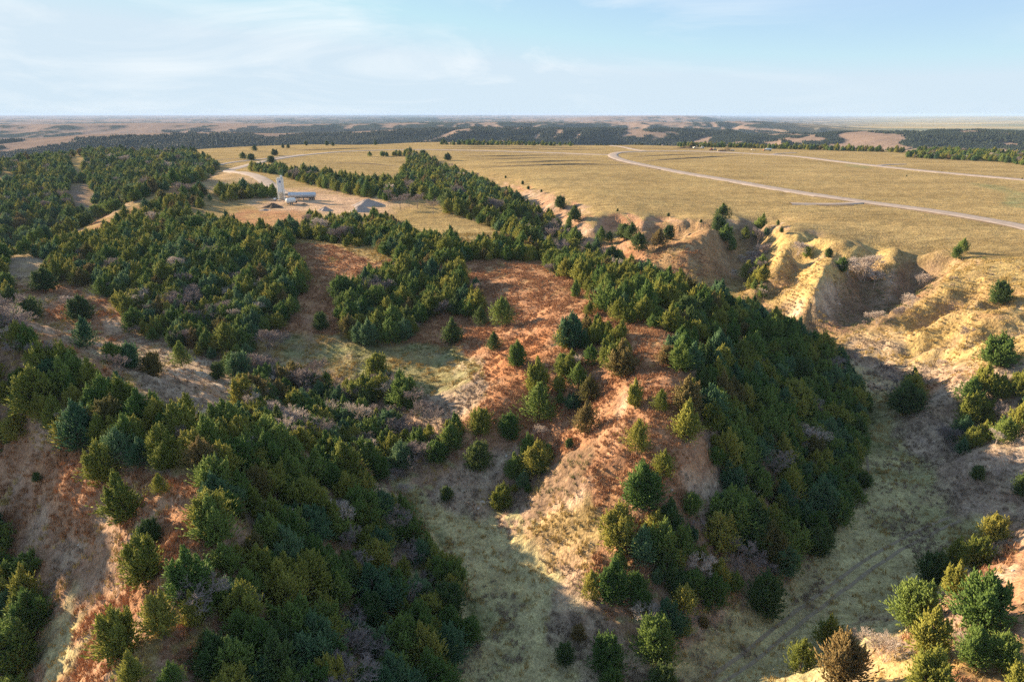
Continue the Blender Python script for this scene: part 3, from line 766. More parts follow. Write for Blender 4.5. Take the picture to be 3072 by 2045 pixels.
# ------------------------------------------------------------------ where the woods stand (photo positions of the tree feet)
FOREST = [   # (name of the stand, density 0..1, share of bare trees, polygon)
 ('on the left foreground ridge', 1.0, .03, [(-420,780),(-120,835),(120,870),(300,890),(400,930),(500,970),(620,1010),(640,1080),(600,1200),(560,1330),(480,1430),(420,1380),(475,1290),(485,1200),(470,1130),(400,1085),(270,1085),(240,1040),(110,1050),(105,1000),(60,960),(-120,900),(-420,840)]),
 ('at the left edge under the ridge', .9, .0, [(-120,965),(60,965),(95,1000),(95,1050),(20,1070),(-120,1070)]),
 ('down the shaded flank of the left foreground ridge', 1.0, .08, [(620,1010),(720,1060),(830,1110),(900,1160),(965,1230),(1025,1320),(1085,1420),(1085,1490),(1060,1640),(520,1640),(480,1560),(500,1450),(560,1330),(600,1200),(640,1080)]),
 ('in the bottom left corner', .95, .05, [(-60,1200),(40,1240),(110,1370),(100,1470),(40,1640),(-60,1640)]),
 ('in the wooded bottom of the left valley', .95, .2, [(500,860),(640,830),(700,860),(790,910),(835,890),(860,840),(905,840),(965,890),(985,970),(1065,975),(1070,1020),(1000,1100),(950,1125),(900,1110),(830,1100),(720,1050),(620,1005),(560,940),(490,900)]),
 ('on the slope above the left valley', 1.0, .06, [(160,590),(360,595),(560,570),(700,590),(690,640),(770,625),(765,660),(690,700),(655,765),(590,780),(560,850),(500,870),(470,850),(440,800),(400,800),(280,770),(280,700),(200,690),(150,640)]),
 ('on the far left slope below the crest', .9, .05, [(-100,600),(110,600),(150,650),(90,650),(40,700),(-100,720)]),
 ('behind the left foreground ridge', .8, .3, [(-100,740),(60,760),(60,800),(180,815),(300,830),(330,890),(200,880),(-100,850)]),
 ('on the headwall of the cove', 1.0, .05, [(770,700),(790,650),(860,635),(925,610),(1000,632),(1095,650),(1110,690),(1095,740),(1000,728),(935,778),(920,810),(860,798),(790,780)]),
 ('along the upland crest', 1.0, .02, [(590,512),(690,502),(720,488),(880,490),(960,520),(900,530),(800,520),(900,530),(1000,558),(1100,568),(1180,568),(1260,590),(1330,610),(1450,632),(1600,672),(1550,690),(1450,665),(1330,650),(1200,612),(1000,608),(860,585),(700,575),(560,590),(350,610),(150,630),(-60,630),(-60,600),(130,575),(230,545),(320,505),(420,500),(560,530)]),
 ('on the west spur of the upland', .6, .02, [(130,575),(230,545),(300,500),(420,435),(560,465),(480,470),(420,500),(320,530)]),
 ('between the west spur and the gravel pad', .9, .02, [(430,455),(480,445),(560,440),(628,445),(628,454),(560,458),(500,468),(440,478)]),
 ('north of the gravel pad', .95, .04, [(565,392),(640,402),(700,422),(770,440),(850,462),(900,462),(960,455),(1010,470),(1060,492),(1130,500),(1210,530),(1255,565),(1190,560),(1120,520),(1050,505),(1010,490),(1090,480),(1240,510),(1190,460),(1130,438),(1080,410),(1010,385),(1000,370),(940,355),(800,362),(830,390),(945,400),(900,425),(800,415),(650,388)]),
 ('in the ravine below the plateau', .85, .25, [(1010,375),(1090,410),(1140,440),(1200,465),(1260,500),(1340,560),(1440,610),(1500,640),(1420,620),(1300,580),(1250,540),(1190,500),(1110,450),(1030,400)]),
 ('on the central ridge crest', .55, .03, [(1340,645),(1450,660),(1600,690),(1640,800),(1620,950),(1600,1020),(1560,960),(1550,880),(1500,800),(1480,740),(1430,760),(1450,820),(1420,860),(1390,900),(1340,940),(1300,1000),(1230,980),(1225,920),(1260,860),(1240,810),(1300,770),(1310,700)]),
 ('on the dark right flank of the central ridge', 1.0, .05, [(1480,662),(1600,690),(1750,738),(1880,815),(1970,890),(1992,945),(1975,1015),(1992,1145),(1965,1170),(1925,1250),(1835,1300),(1765,1335),(1710,1385),(1560,1510),(1490,1490),(1440,1400),(1430,1330),(1520,1250),(1560,1190),(1640,1215),(1670,1170),(1660,1100),(1610,1060),(1600,960),(1640,800),(1560,720)]),
 ('at the nose of the central ridge', .8, .04, [(1345,1375),(1350,1340),(1400,1285),(1410,1215),(1470,1155),(1540,1170),(1560,1190),(1520,1250),(1430,1330),(1440,1400)]),
 ('in the gully left of the central ridge', 1.0, .04, [(1120,1180),(1112,1130),(1165,1070),(1205,1040),(1265,1050),(1235,1110),(1195,1175)]),
 ('in the wooded valley behind the west spur', 1.0, .04, [(-80,385),(80,368),(200,352),(440,352),(505,385),(475,412),(400,432),(280,475),(180,530),(100,558),(-80,585)]),
 ('in the gully at the right edge', .6, .15, [(2190,900),(2260,885),(2420,880),(2420,1010),(2330,1010),(2210,1045),(2190,1000)]),
 ('beside the green valley floor', .9, .2, [(2025,935),(2035,905),(2100,900),(2140,925),(2110,945),(2060,950)]),
 ('in the gully under the plateau rim', .55, .4, [(1700,515),(1780,520),(1765,600),(1760,690),(1725,670),(1715,600)]),
 ('on the far right edge of the plateau', .95, .1, [(2080,362),(2120,348),(2230,338),(2420,345),(2420,390),(2300,372),(2200,368)]),
 ('along the far edge of the plateau', .55, .05, [(1010,331),(1180,331),(1330,336),(1180,334),(1010,333)]),
 ('along the far edge of the plateau', .8, .05, [(1560,336),(1700,337.5),(1850,341.5),(2080,348),(2080,351),(1850,344),(1700,339.7),(1560,337.8)]),
]
CLEAR = [ [(155,425),(212,418),(216,480),(160,482)], [(160,360),(196,358),(190,405),(165,400)], [(735,580),(790,575),(880,600),(790,640),(760,680),(690,700),(740,640)],
          [(0,380),(30,400),(20,420),(0,420)], [(950,480),(1120,520),(1090,545),(1000,520)], [(360,348),(420,345),(420,356),(360,356)],
          [(285,345),(320,345),(320,353),(285,353)], [(590,470),(640,450),(660,425),(700,430),(910,468),(880,492),(740,500),(600,490)],
          [(500,380),(560,385),(640,420),(655,445),(600,440),(520,410)], [(1590,1090),(1660,1100),(1650,1180),(1590,1195)], [(20,590),(120,600),(110,660),(40,690),(10,650)], [(540,375),(640,362),(760,345),(760,352),(650,370),(545,385)] ]
CLEAR_SEEN = [ [(20,630),(110,615),(120,660),(90,690),(30,700)], [(80,690),(200,655),(300,725),(295,795),(170,810),(80,775)],
          [(360,790),(400,785),(400,830),(440,840),(480,820),(540,870),(545,920),(460,920),(330,890),(260,850),(330,840)],
          [(640,760),(720,690),(770,680),(790,770),(850,800),(930,790),(980,740),(1090,750),(1130,790),(1210,740),(1230,800),(1190,850),(1120,900),(1000,930),(960,870),(900,830),(840,850),(780,840),(700,830),(620,800)],
          [(665,545),(720,550),(780,560),(790,600),(760,650),(720,700),(690,690),(720,620),(680,590)], [(768,565),(870,565),(880,600),(770,625)],
          [(1070,597),(1270,600),(1240,640),(1180,650),(1150,625),(1080,615)], [(1230,750),(1310,690),(1360,680),(1300,740),(1250,770)],
          [(1400,920),(1460,890),(1480,930),(1640,1000),(1640,1060),(1560,1080),(1450,1080),(1380,1120),(1300,1050),(1380,960)],
          [(520,490),(600,470),(700,478),(690,500),(560,515)], [(870,470),(1000,490),(1110,520),(1090,545),(960,520)],
          [(960,1130),(1080,1020),(1100,1040),(1140,1090),(1110,1170),(1000,1160)], [(0,1080),(110,1020),(240,1050),(440,1110),(440,1220),(340,1330),(200,1568),(100,1568),(110,1400),(50,1250),(0,1220)],
          [(1240,1130),(1330,1010),(1400,1060),(1440,1130),(1400,1230),(1340,1330),(1200,1260)], [(590,470),(640,450),(660,425),(700,435),(910,468),(880,480),(740,485),(600,480)], [(640,362),(940,358),(920,390),(820,395),(660,380)],
          [(1660,740),(1690,760),(1730,800),(1700,800)], [(1500,760),(1530,720),(1540,760),(1510,820)], [(160,362),(196,358),(190,400),(170,400)], [(160,428),(212,420),(212,472),(165,472)] ]
# single cedars the photo lets one point at: (foot x, foot y, crown width, hue, form, where)
SOLO = [
 (237,1112,80,'olive','broad bushy','on the brown slope, upper left of the foreground clearing'), (287,1203,88,'olive','ragged','tall one standing alone on the brown foreground slope'),
 (370,1137,42,'olive','conical','small bright bush beside the crest of the left foreground ridge'), (347,1250,60,'dark green','rounded','on the brown slope just above a large olive cedar'),
 (335,1342,98,'olive','broad bushy','at the foot of the sunlit patch of the left ridge'), (280,1518,108,'olive','broad bushy','large one near the bottom left, on red grass'),
 (372,1462,84,'olive','twin-topped','second from the left in the bottom left row'), (450,1438,55,'olive','ragged','small one right of the bottom left row'),
 (308,1578,62,'olive','ragged','cut by the bottom edge, left of centre'), (477,1535,66,'bronze','ragged','near the bottom edge on the left ridge'), (400,1590,66,'green','single-pointed','at the bottom edge between two olive cedars'),
 (88,1113,20,'dark green','rounded','tiny one on the brown slope at far left'),
 (200,802,52,'blue-green','single-pointed','on the brown bank behind the left ridge'), (262,838,44,'green','rounded','on the grey bank, left of a bronze one'), (300,846,50,'blue-green','rounded','between green and bronze bushes on the grey bank'),
 (353,863,47,'bronze','rounded','lone round bush on the grey bank of the left valley'), (419,843,48,'green','conical','egg-shaped, alone on the grey bank'), (503,871,34,'dark green','rounded','small dark one above the grey bank'),
 (552,869,62,'blue-green','rounded','pale silvery one at the edge of the left valley wood'), (583,928,80,'bronze','rounded','big brownish one below the silvery cedar'),
 (68,735,70,'dark green','rounded','broad dark one on the far left brown slope'), (188,737,65,'dark green','broad bushy','on the brown slope beside a pale bush'), (105,668,70,'dark green','broad bushy','on the red bank at far left'),
 (739,759,35,'dark green','rounded','small one alone on the red grass of the cove'), (1040,791,45,'dark green','twin-topped','alone in the middle of the red cove slope'),
 (1136,807,37,'dark green','conical','egg-shaped, alone at the right of the cove'), (1189,842,42,'green','broad bushy','low one on the sunlit orange slope'), (1106,750,32,'dark green','single-pointed','narrow one beside a tall pale cedar'),
 (1155,752,62,'green','single-pointed','tall pale one at the right end of the headwall stand'), (868,872,62,'olive','rounded','sunlit-topped one at the left edge of the green clearing'),
 (1105,1001,54,'olive','rounded','on orange grass left of the bright green bush'), (1171,1009,52,'green','rounded','bright round bush on the orange spur'), (1100,1079,58,'dark green','rounded','dark round one below the spur'),
 (1028,1151,30,'dark green','rounded','small dark bush at the foot of the spur'), (1240,964,94,'green','conical','largest on the sunlit orange slope'), (1330,895,45,'green','single-pointed','pointed one on the ridge crest above the bronze pair'),
 (1355,927,47,'bronze','single-pointed','upper of the bronze pair on the ridge'), (1347,999,62,'bronze','single-pointed','lower of the bronze pair on the ridge, casting a long shadow'), (1309,1029,20,'dark green','rounded','tiny one at the shadow edge of the ridge'),
 (1465,1048,72,'olive','conical','egg-shaped, alone on the sunlit ridge top'), (1518,949,42,'olive','conical','on the rocky crest, right one'), (1460,939,40,'olive','ragged','on the rocky crest, left one'),
 (1430,866,75,'bronze','ragged','large leaning one on the crest'), (1525,1100,62,'olive','conical','on the sunlit ridge below the egg-shaped cedar'), (1578,1012,58,'olive','ragged','where the ridge top meets the dark wood'),
 (1475,1172,104,'green','broad bushy','wide one at the lower end of the sunlit ridge'), (1420,1263,95,'olive','broad bushy','at the nose of the ridge above the shaded bank'), (1360,1380,60,'olive','single-pointed','leftmost at the foot of the ridge nose'), (1410,1390,85,'green','broad bushy','large one at the foot of the ridge nose'),
 (1590,1190,45,'green','rounded','round one in the bare patch of the dark flank'), (1755,1412,95,'dark green','rounded','alone on the valley floor'),
 (1395,1545,88,'green','rounded','near the bottom edge beside the grass bottom'), (1405,1600,70,'green','rounded','cut by the bottom edge at the centre'), (1298,1527,45,'dark green','rounded','small one left of a round green cedar at the bottom'), (1330,1470,34,'bronze','rounded','small rusty one on the grey bank'),
 (1520,1600,76,'dark green','rounded','cut by the bottom edge, right of centre'), (1505,1520,105,'green','rounded','below the pale bare crown at the ridge foot'),
 (2279,1252,70,'olive','rounded','uppermost on the bottom right ridge'), (2240,1307,75,'olive','rounded','bright one on the bottom right ridge'), (2195,1307,60,'olive','broad bushy','left of the bright one on the bottom right ridge'), (2140,1347,80,'dark green','rounded','dark one on the shaded side of the bottom right ridge'),
 (2192,1374,62,'olive','ragged','thin one beside the rocky bank at bottom right'), (2100,1438,120,'green','rounded','large round one at the valley edge, bottom right'), (2247,1452,128,'green','broad bushy','widest one on the bottom right ridge'),
 (1900,1492,70,'olive','single-pointed','pointed one leaning by a pale bare bush'), (1840,1542,80,'olive','conical','leftmost of the bottom right ridge'), (1932,1575,112,'bronze','broad bushy','rusty one at the bottom edge'),
 (2130,1512,90,'olive','ragged','behind the sunlit grass at bottom right'), (2132,1600,104,'olive','broad bushy','in the sunlit grass at the bottom edge'), (2235,1527,80,'green','broad bushy','in the row above the sunlit grass'), (2300,1532,84,'green','rounded','rightmost in the row above the sunlit grass'), (2345,1600,70,'olive','ragged','in the bottom right corner'),
 (2295,707,45,'dark green','rounded','alone on the golden spur at right'), (2292,842,84,'green','broad bushy','at the right edge above the shaded bank'), (2245,1106,30,'dark green','rounded','small one on the grey spur at right'), (2350,1140,44,'dark green','rounded','at the right edge above the valley floor'), (2080,948,95,'dark green','broad bushy','dark clump beside the green valley floor'),
 (1788,523,14,'dark green','single-pointed','upper of two small ones on the plateau rim'), (1797,534,14,'dark green','rounded','lower of two small ones on the plateau rim'), (2197,604,27,'green','conical','lower of two at the top of the golden spur'), (2213,581,26,'green','conical','upper of two at the top of the golden spur'),
 (1612,512,9,'dark green','rounded','tiny one on the open plateau edge'), (1934,628,27,'green','rounded','beside the big bare tree in the amphitheatre'), (1855,594,20,'green','rounded','among bare shrubs on the bluff'), (1905,592,18,'dark green','rounded','at the top of the middle bluff spur'),
 (1452,552,35,'dark green','single-pointed','tall dark one on the bluff, left of the bronze one'), (1288,484,28,'dark green','rounded','at the left end of the bluff, on the rim'), (1322,508,35,'dark green','ragged','below the rim at the left end of the bluff'), (1282,528,22,'green','conical','lowest left on the bluff spur'), (1308,528,22,'green','conical','lowest right on the bluff spur'),
 (1435,549,38,'dark green','rounded','broad dark one on the bluff'), (1468,579,45,'dark green','single-pointed','tallest on the middle of the bluff'), (1515,572,40,'bronze','single-pointed','tall bronze one on the bluff'), (1382,558,30,'green','conical','on the bluff between two dark cedars'), (1402,558,22,'green','conical','slim one on the bluff'), (1322,558,35,'green','ragged','at the bottom of the bluff spur'),
 (1420,486,8,'dark green','rounded','tiny one on the rim above the bluff'), (1537,498,10,'dark green','rounded','tiny one out on the golden field edge'), (1202,424,10,'dark green','rounded','first small one along the ravine rim'), (1215,436,10,'dark green','rounded','second small one along the ravine rim'), (1163,409,7,'dark green','rounded','tiny one at the head of the ravine rim'), (1245,444,8,'dark green','rounded','third small one along the ravine rim'),
 (1660,515,37,'dark green','single-pointed','tallest at the head of the rim gully'), (1652,532,33,'dark green','rounded','below the tall one at the rim gully'), (1668,555,35,'green','ragged','halfway down the rim gully'), (1683,577,23,'green','single-pointed','slim one down the rim gully'), (1713,552,22,'olive','single-pointed','yellowish one in the rim gully'), (1717,645,40,'olive','conical','at the mouth of the rim gully'), (1537,552,28,'dark green','rounded','on the red bluff above the dark wood'),
 (586,347,18,'dark green','conical','on the field left of the far road'), (632,357,24,'dark green','twin-topped','by the far road bend'), (624,374,20,'dark green','rounded','between the two road arms'), (560,366,18,'dark green','conical','left of a pair by the road cut'), (578,368,24,'dark green','rounded','right of a pair by the road cut'),
 (651,340,10,'dark green','rounded','first of the small row on the far field'), (663,340,11,'dark green','rounded','second of the small row on the far field'), (704,334,12,'dark green','rounded','third of the small row on the far field'), (752,334,12,'dark green','rounded','fourth of the small row on the far field'), (766,335,10,'dark green','rounded','fifth of the small row on the far field'),
 (864,334,13,'dark green','conical','single one on the far left end of the golden field'), (973,358,26,'dark green','rounded','at the head of the ravine by the far road'), (1030,368,18,'dark green','broad bushy','on the ravine rim near the far road'),
 (2085,405,4,'dark green','rounded','tiny one in the right field beyond the road'), (2350,413,5,'dark green','rounded','tiny one at the right edge of the field'), (1020,330,26,'dark green','broad bushy','low clump on the skyline of the golden field'),
]
# bare trees: (foot x, foot y, crown width, tone, form, where)
SOLO_BARE = [
 (895,465,30,'grey','single-trunked','leftmost of the row by the gravel pad'), (920,482,46,'grey','spreading','second of the row by the gravel pad'), (941,475,32,'grey','single-trunked','middle of the row by the gravel pad'), (961,479,36,'grey','upright','fourth of the row by the gravel pad'), (996,493,48,'grey','spreading','rightmost and largest of the row by the gravel pad'),
 (1978,645,96,'pale','thicket-like','largest in the amphitheatre under the rim'), (1945,635,60,'pale','thicket-like','left of the largest one in the amphitheatre'), (2000,632,70,'pale','thicket-like','behind the largest one in the amphitheatre'), (2008,662,52,'pale','spreading','below the largest one in the amphitheatre'), (1835,592,45,'pale','thicket-like','shrubby one at the top of the bluff'), (2115,662,40,'pale','many-stemmed','in the gully left of the gold spur'), (2092,708,42,'pale','many-stemmed','lower one in the gully left of the golden spur'), (2070,730,34,'grey','thicket-like','at the mouth of the golden spur gully'),
 (1742,565,32,'grey','upright','in the rim gully'), (1685,639,26,'pale','many-stemmed','at the foot of the rim gully'), (1705,602,22,'pale','many-stemmed','halfway down the rim gully'), (2015,746,42,'pale','thicket-like','low on the crest of the golden spur'), (1985,748,18,'grey','thicket-like','left end of the golden spur'),
 (1612,1335,88,'pale','spreading','bright one at the foot of the dark flank'), (1690,1315,82,'grey','single-trunked','mauve one beside the bright one'), (2032,1522,96,'pale','thicket-like','wide bush on the bottom right ridge'), (1958,1477,46,'pale','many-stemmed','small one on the bottom right ridge'), (2150,1472,50,'pale','many-stemmed','between cedars on the bottom right ridge'), (2210,1480,40,'pale','many-stemmed','rightmost small one at bottom right'),
 (1485,1455,92,'pale','spreading','bright crown among cedars at the ridge foot'), (570,1045,70,'pale','thicket-like','sunlit thicket on the left ridge, left part'), (610,1055,70,'pale','thicket-like','sunlit thicket on the left ridge, right part'), (530,1030,60,'grey','thicket-like','sunlit thicket behind olive cedars'),
 (942,1418,58,'grey','upright','tall one standing at the wood edge, bottom centre'), (870,1535,100,'grey','spreading','wide one near the bottom edge'), (820,1455,80,'grey','spreading','on the shaded left flank, upper'), (910,1505,80,'grey','spreading','beside the wide one near the bottom'), (795,1570,82,'grey','spreading','at the bottom edge on the left flank'), (1020,1405,62,'grey','single-trunked','at the right margin of the left flank wood'), (822,1335,70,'grey','single-trunked','reddish one in the left flank wood'), (955,1315,62,'grey','single-trunked','above the tall one at the wood edge'), (990,1355,60,'grey','spreading','near the grass edge of the left valley'),
 (697,905,92,'grey','thicket-like','mauve thicket at the upper valley bottom'), (620,805,72,'grey','thicket-like','mauve thicket left of the green clearing'), (20,775,85,'grey','thicket-like','mauve thicket at the left edge'), (60,760,60,'grey','thicket-like','right part of the mauve thicket at the left edge'), (868,892,52,'grey','thicket-like','below the sunlit-topped cedar by the clearing'), (1010,1005,70,'grey','single-trunked','in the valley wood below the clearing'), (980,1065,72,'grey','thicket-like','low one at the lower end of the valley wood'),
 (1322,852,32,'pale','upright','slim one in the ridge crest wood'), (1245,1012,42,'pale','many-stemmed','sunlit one above the gully'), (447,718,56,'grey','spreading','in the slope wood, left'), (517,733,62,'grey','thicket-like','in the slope wood, right'), (155,705,40,'pale','thicket-like','pale bush on the brown bank'),
 (1912,875,62,'grey','single-trunked','at the upper end of the dark flank'), (1950,855,50,'grey','single-trunked','where the valley narrows'), (2190,1035,82,'grey','thicket-like','mauve one in the right edge gully'), (2222,788,40,'grey','single-trunked','on the golden slope'), (2166,848,30,'pale','many-stemmed','at the foot of the golden slope'), (1825,1165,28,'pale','upright','slim one in the dark flank'), (1880,1095,42,'grey','single-trunked','right side of the dark flank'), (1712,1045,36,'pale','upright','middle of the dark flank'), (2102,905,38,'grey','upright','above the dark clump by the valley floor'), (2030,880,40,'grey','upright','beyond the green valley floor'),
 (930,1140,40,'pale','thicket-like','at the top of the left grass bottom'), (895,1110,34,'pale','thicket-like','at the wood edge above the grass bottom'), (780,1055,50,'pale','many-stemmed','sunlit one beside an olive cedar'),
]
rs = np.random.default_rng(42)
def px_per_m(x, y, z):
    return FPX / max(1.0, y * CP - (z - CAM_H) * SP) / QK      # photo-copy pixels per metre
cedars = []      # (x, y, z, height, widthfactor, hue, form, where, solo?)
bares = []
for qx, qy, w, hue, form, where in SOLO:
    x, y = hit(qx, qy); z = float(lookup(TZ, x, y)); k = px_per_m(x, y, z)
    wid = min(w / k, 9.5) * (.8 if w < 16 else 1.12 if w < 60 else 1.0); hgt = wid / FORM_W[form]
    f = 1.0
    if hgt > 7.8: f = hgt / 7.8; hgt = 7.8
    cedars.append([x, y, z, hgt, f, hue, form, where, True])
for qx, qy, w, tone, form, where in SOLO_BARE:
    x, y = hit(qx, qy); z = float(lookup(TZ, x, y)); k = px_per_m(x, y, z)
    wid = min(w / k, 11); hgt = min(wid / BARE_W[form], 9.0)
    bares.append([x, y, z, hgt, wid / BARE_W[form] / hgt, tone, form, where, True])
# stands: candidate feet on a jittered world grid
def jitter(x0, x1, y0, y1, s):
    X, Y = np.meshgrid(np.arange(x0, x1, s), np.arange(y0, y1, s))
    X = X + (rs.random(X.shape) - .5) * s * .95; Y = Y + (rs.random(X.shape) - .5) * s * .95
    return X.ravel(), Y.ravel()
def stand_of(X, Y):
    Z = lookup(TZ, X, Y)
    qx, qy, dep = project(X, Y, Z)
    sid = np.full(len(X), -1)
    ok = (Y > 30)
    for i, (nm, dn, bs_, poly) in enumerate(FOREST):
        m = in_poly(qx, qy, poly) & ok & (sid < 0); sid[m] = i
    for poly in CLEAR:
        sid[in_poly(qx, qy, poly)] = -1
    return Z, qx, qy, dep, sid
near_x, near_y = jitter(-200, 330, 34, 300, 2.85)
mid_x, mid_y = jitter(-420, 620, 300, 640, 5.0)
far_x, far_y = jitter(-800, 900, 640, 1330, 6.8)
FX = np.concatenate([near_x, mid_x, far_x]); FY = np.concatenate([near_y, mid_y, far_y])
FZ, FQX, FQY, FD, FS = stand_of(FX, FY)
vis_ = ((FZ + 5.5 - CAM_H) / np.hypot(FX, FY)) >= lookup(run, FX, FY) - 2e-3
seen_clear = np.zeros(len(FX), bool)
for hh in (0.3, 2.4, 4.4, 6.0):
    a_, b_, _d = project(FX, FY, FZ + hh)
    for poly in CLEAR_SEEN: seen_clear |= in_poly(a_, b_, poly)
dn_noise = fbm(FX, FY, 22, 2, 501)
sx = np.array([c[0] for c in cedars] + [b[0] for b in bares]); sy = np.array([c[1] for c in cedars] + [b[1] for b in bares])
sr = np.array([c[3] * FORM_W[c[6]] * c[4] * .42 for c in cedars] + [b[3] * .30 for b in bares])
rest = []
hp = {0: [.52, .28, .09, .05, .06], 1: [.30, .40, .17, .05, .08], 2: [.42, .34, .11, .05, .08]}
fn_list = list(FORMS)
for i in range(len(FX)):
    s = FS[i]
    if s < 0 or not vis_[i] or not (-420 < FQX[i] < 2500): continue
    nm, dens, bshare, _ = FOREST[s]
    if rs.random() > dens * (.97 if dens > .9 else 1) + .12 * dn_noise[i]: continue
    if np.any((sx - FX[i]) ** 2 + (sy - FY[i]) ** 2 < sr ** 2): continue
    if seen_clear[i]: continue
    hg = float(np.clip(rs.normal(4.9, 1.4), 1.9, 8.2))
    hg *= float(np.interp(FD[i], [200, 300, 420], [1.0, 1.10, 1.22]))
    if 'behind the west spur' in nm: hg *= 1.12
    if rs.random() < bshare:
        bares.append([FX[i], FY[i], FZ[i], hg * 1.02, 1.0, 'grey' if rs.random() < .8 else 'pale', ['single-trunked', 'spreading', 'upright', 'thicket-like'][rs.integers(4)], nm, False]); continue
    pr = hp[1] if ('dark' in nm or 'shaded' in nm or 'valley' in nm) else hp[0] if 'ridge' in nm or 'crest' in nm else hp[2]
    hue = HUES[rs.choice(5, p=pr)]
    form = fn_list[rs.choice(9, p=[.13, .04, .19, .14, .13, .12, .07, .10, .08])]
    if FORM_W[form] > .9: hg *= .86
    cedars.append([FX[i], FY[i], FZ[i], hg, float(rs.uniform(1.0, 1.32)), hue, form, nm, False])
print('cedars', len(cedars), 'bares', len(bares))
# ------------------------------------------------------------------ trees as things, the rest of the woods as one mass
ORD = ['leftmost', 'second from left', 'third from left', 'fourth from left', 'fifth from left', 'sixth from left', 'seventh from left', 'eighth from left', 'ninth from left', 'tenth from left', 'eleventh from left', 'twelfth from left', 'thirteenth from left', 'fourteenth from left', 'fifteenth from left', 'sixteenth from left', 'seventeenth from left', 'eighteenth from left', 'nineteenth from left', 'twentieth from left']
def qpos(t): return project(np.array(t[0]), np.array(t[1]), np.array(t[2]))
def screen(t):
    qx, qy, d = qpos(t)
    inside = (-30 < qx < 2385) and (qy < 1640)
    return (FPX / d / QK * t[3]) if inside else 0.0
def ordinals(items, noun):
    groups = {}
    for t in items: groups.setdefault((t[5], t[6], t[7]), []).append(t)
    lab = {}
    for (tone, form, where), g in groups.items():
        g.sort(key=lambda t: float(qpos(t)[0]))
        for i, t in enumerate(g):
            s = f'{form} {tone} {noun} {where}'
            if len(g) > 1: s = f'{ORD[min(i, 19)]}, {s}'
            if t[8]: s = f'{form} {tone} {noun}, {where}'
            if len(s.replace(',', ' ').split()) > 16: s = s.replace('the left foreground ridge', 'the left ridge').replace('dark right flank of the ', 'right flank of the ').replace(' on the bottom right ridge', ' at bottom right')
            if len(s.split()) > 16: s = ' '.join(s.split()[:16])
            lab[id(t)] = s
    return lab
def empty(name, loc, label, cat, group=None, rz=0.0):
    o = bpy.data.objects.new(name, None); COL.objects.link(o); o.location = loc; o.rotation_euler = (0, 0, rz); o.empty_display_size = .2
    o['label'] = label; o['category'] = cat
    if group: o['group'] = group
    return o
def child(name, me, par):
    o = bpy.data.objects.new(name, me); COL.objects.link(o); o.parent = par
    return o
vis_c = sorted([c for c in cedars], key=lambda t: -(screen(t) + (1e4 if (t[8] and screen(t) > 0) else 0)))
thing_c, rest_c = vis_c[:300], vis_c[300:]
lab = ordinals(thing_c, 'cedar')
for t in thing_c:
    x, y, z, hg, wf, hue, form, where, solo = t
    e = empty('cedar_tree', (x, y, z - .08), lab[id(t)], 'cedar tree', 'cedar trees on the loess hills', rs.uniform(0, 6.28))
    e.scale = (hg * wf, hg * wf, hg)
    child('crown', CROWN[form, hue], e); child('trunk', TRUNK[form], e)
vis_b = sorted(bares, key=lambda t: -(screen(t) + (1e4 if (t[8] and screen(t) > 0) else 0)))
thing_b, rest_b = vis_b[:200], vis_b[200:]
lab = ordinals(thing_b, 'bare tree')
for t in thing_b:
    x, y, z, hg, wf, tone, form, where, solo = t
    e = empty('bare_tree', (x, y, z - .05), lab[id(t)], 'bare tree', 'leafless trees among the cedars', rs.uniform(0, 6.28))
    e.scale = (hg * wf, hg * wf, hg)
    lm, tm = BARE[form, tone]
    child('limbs', lm, e); child('twigs', tm, e)

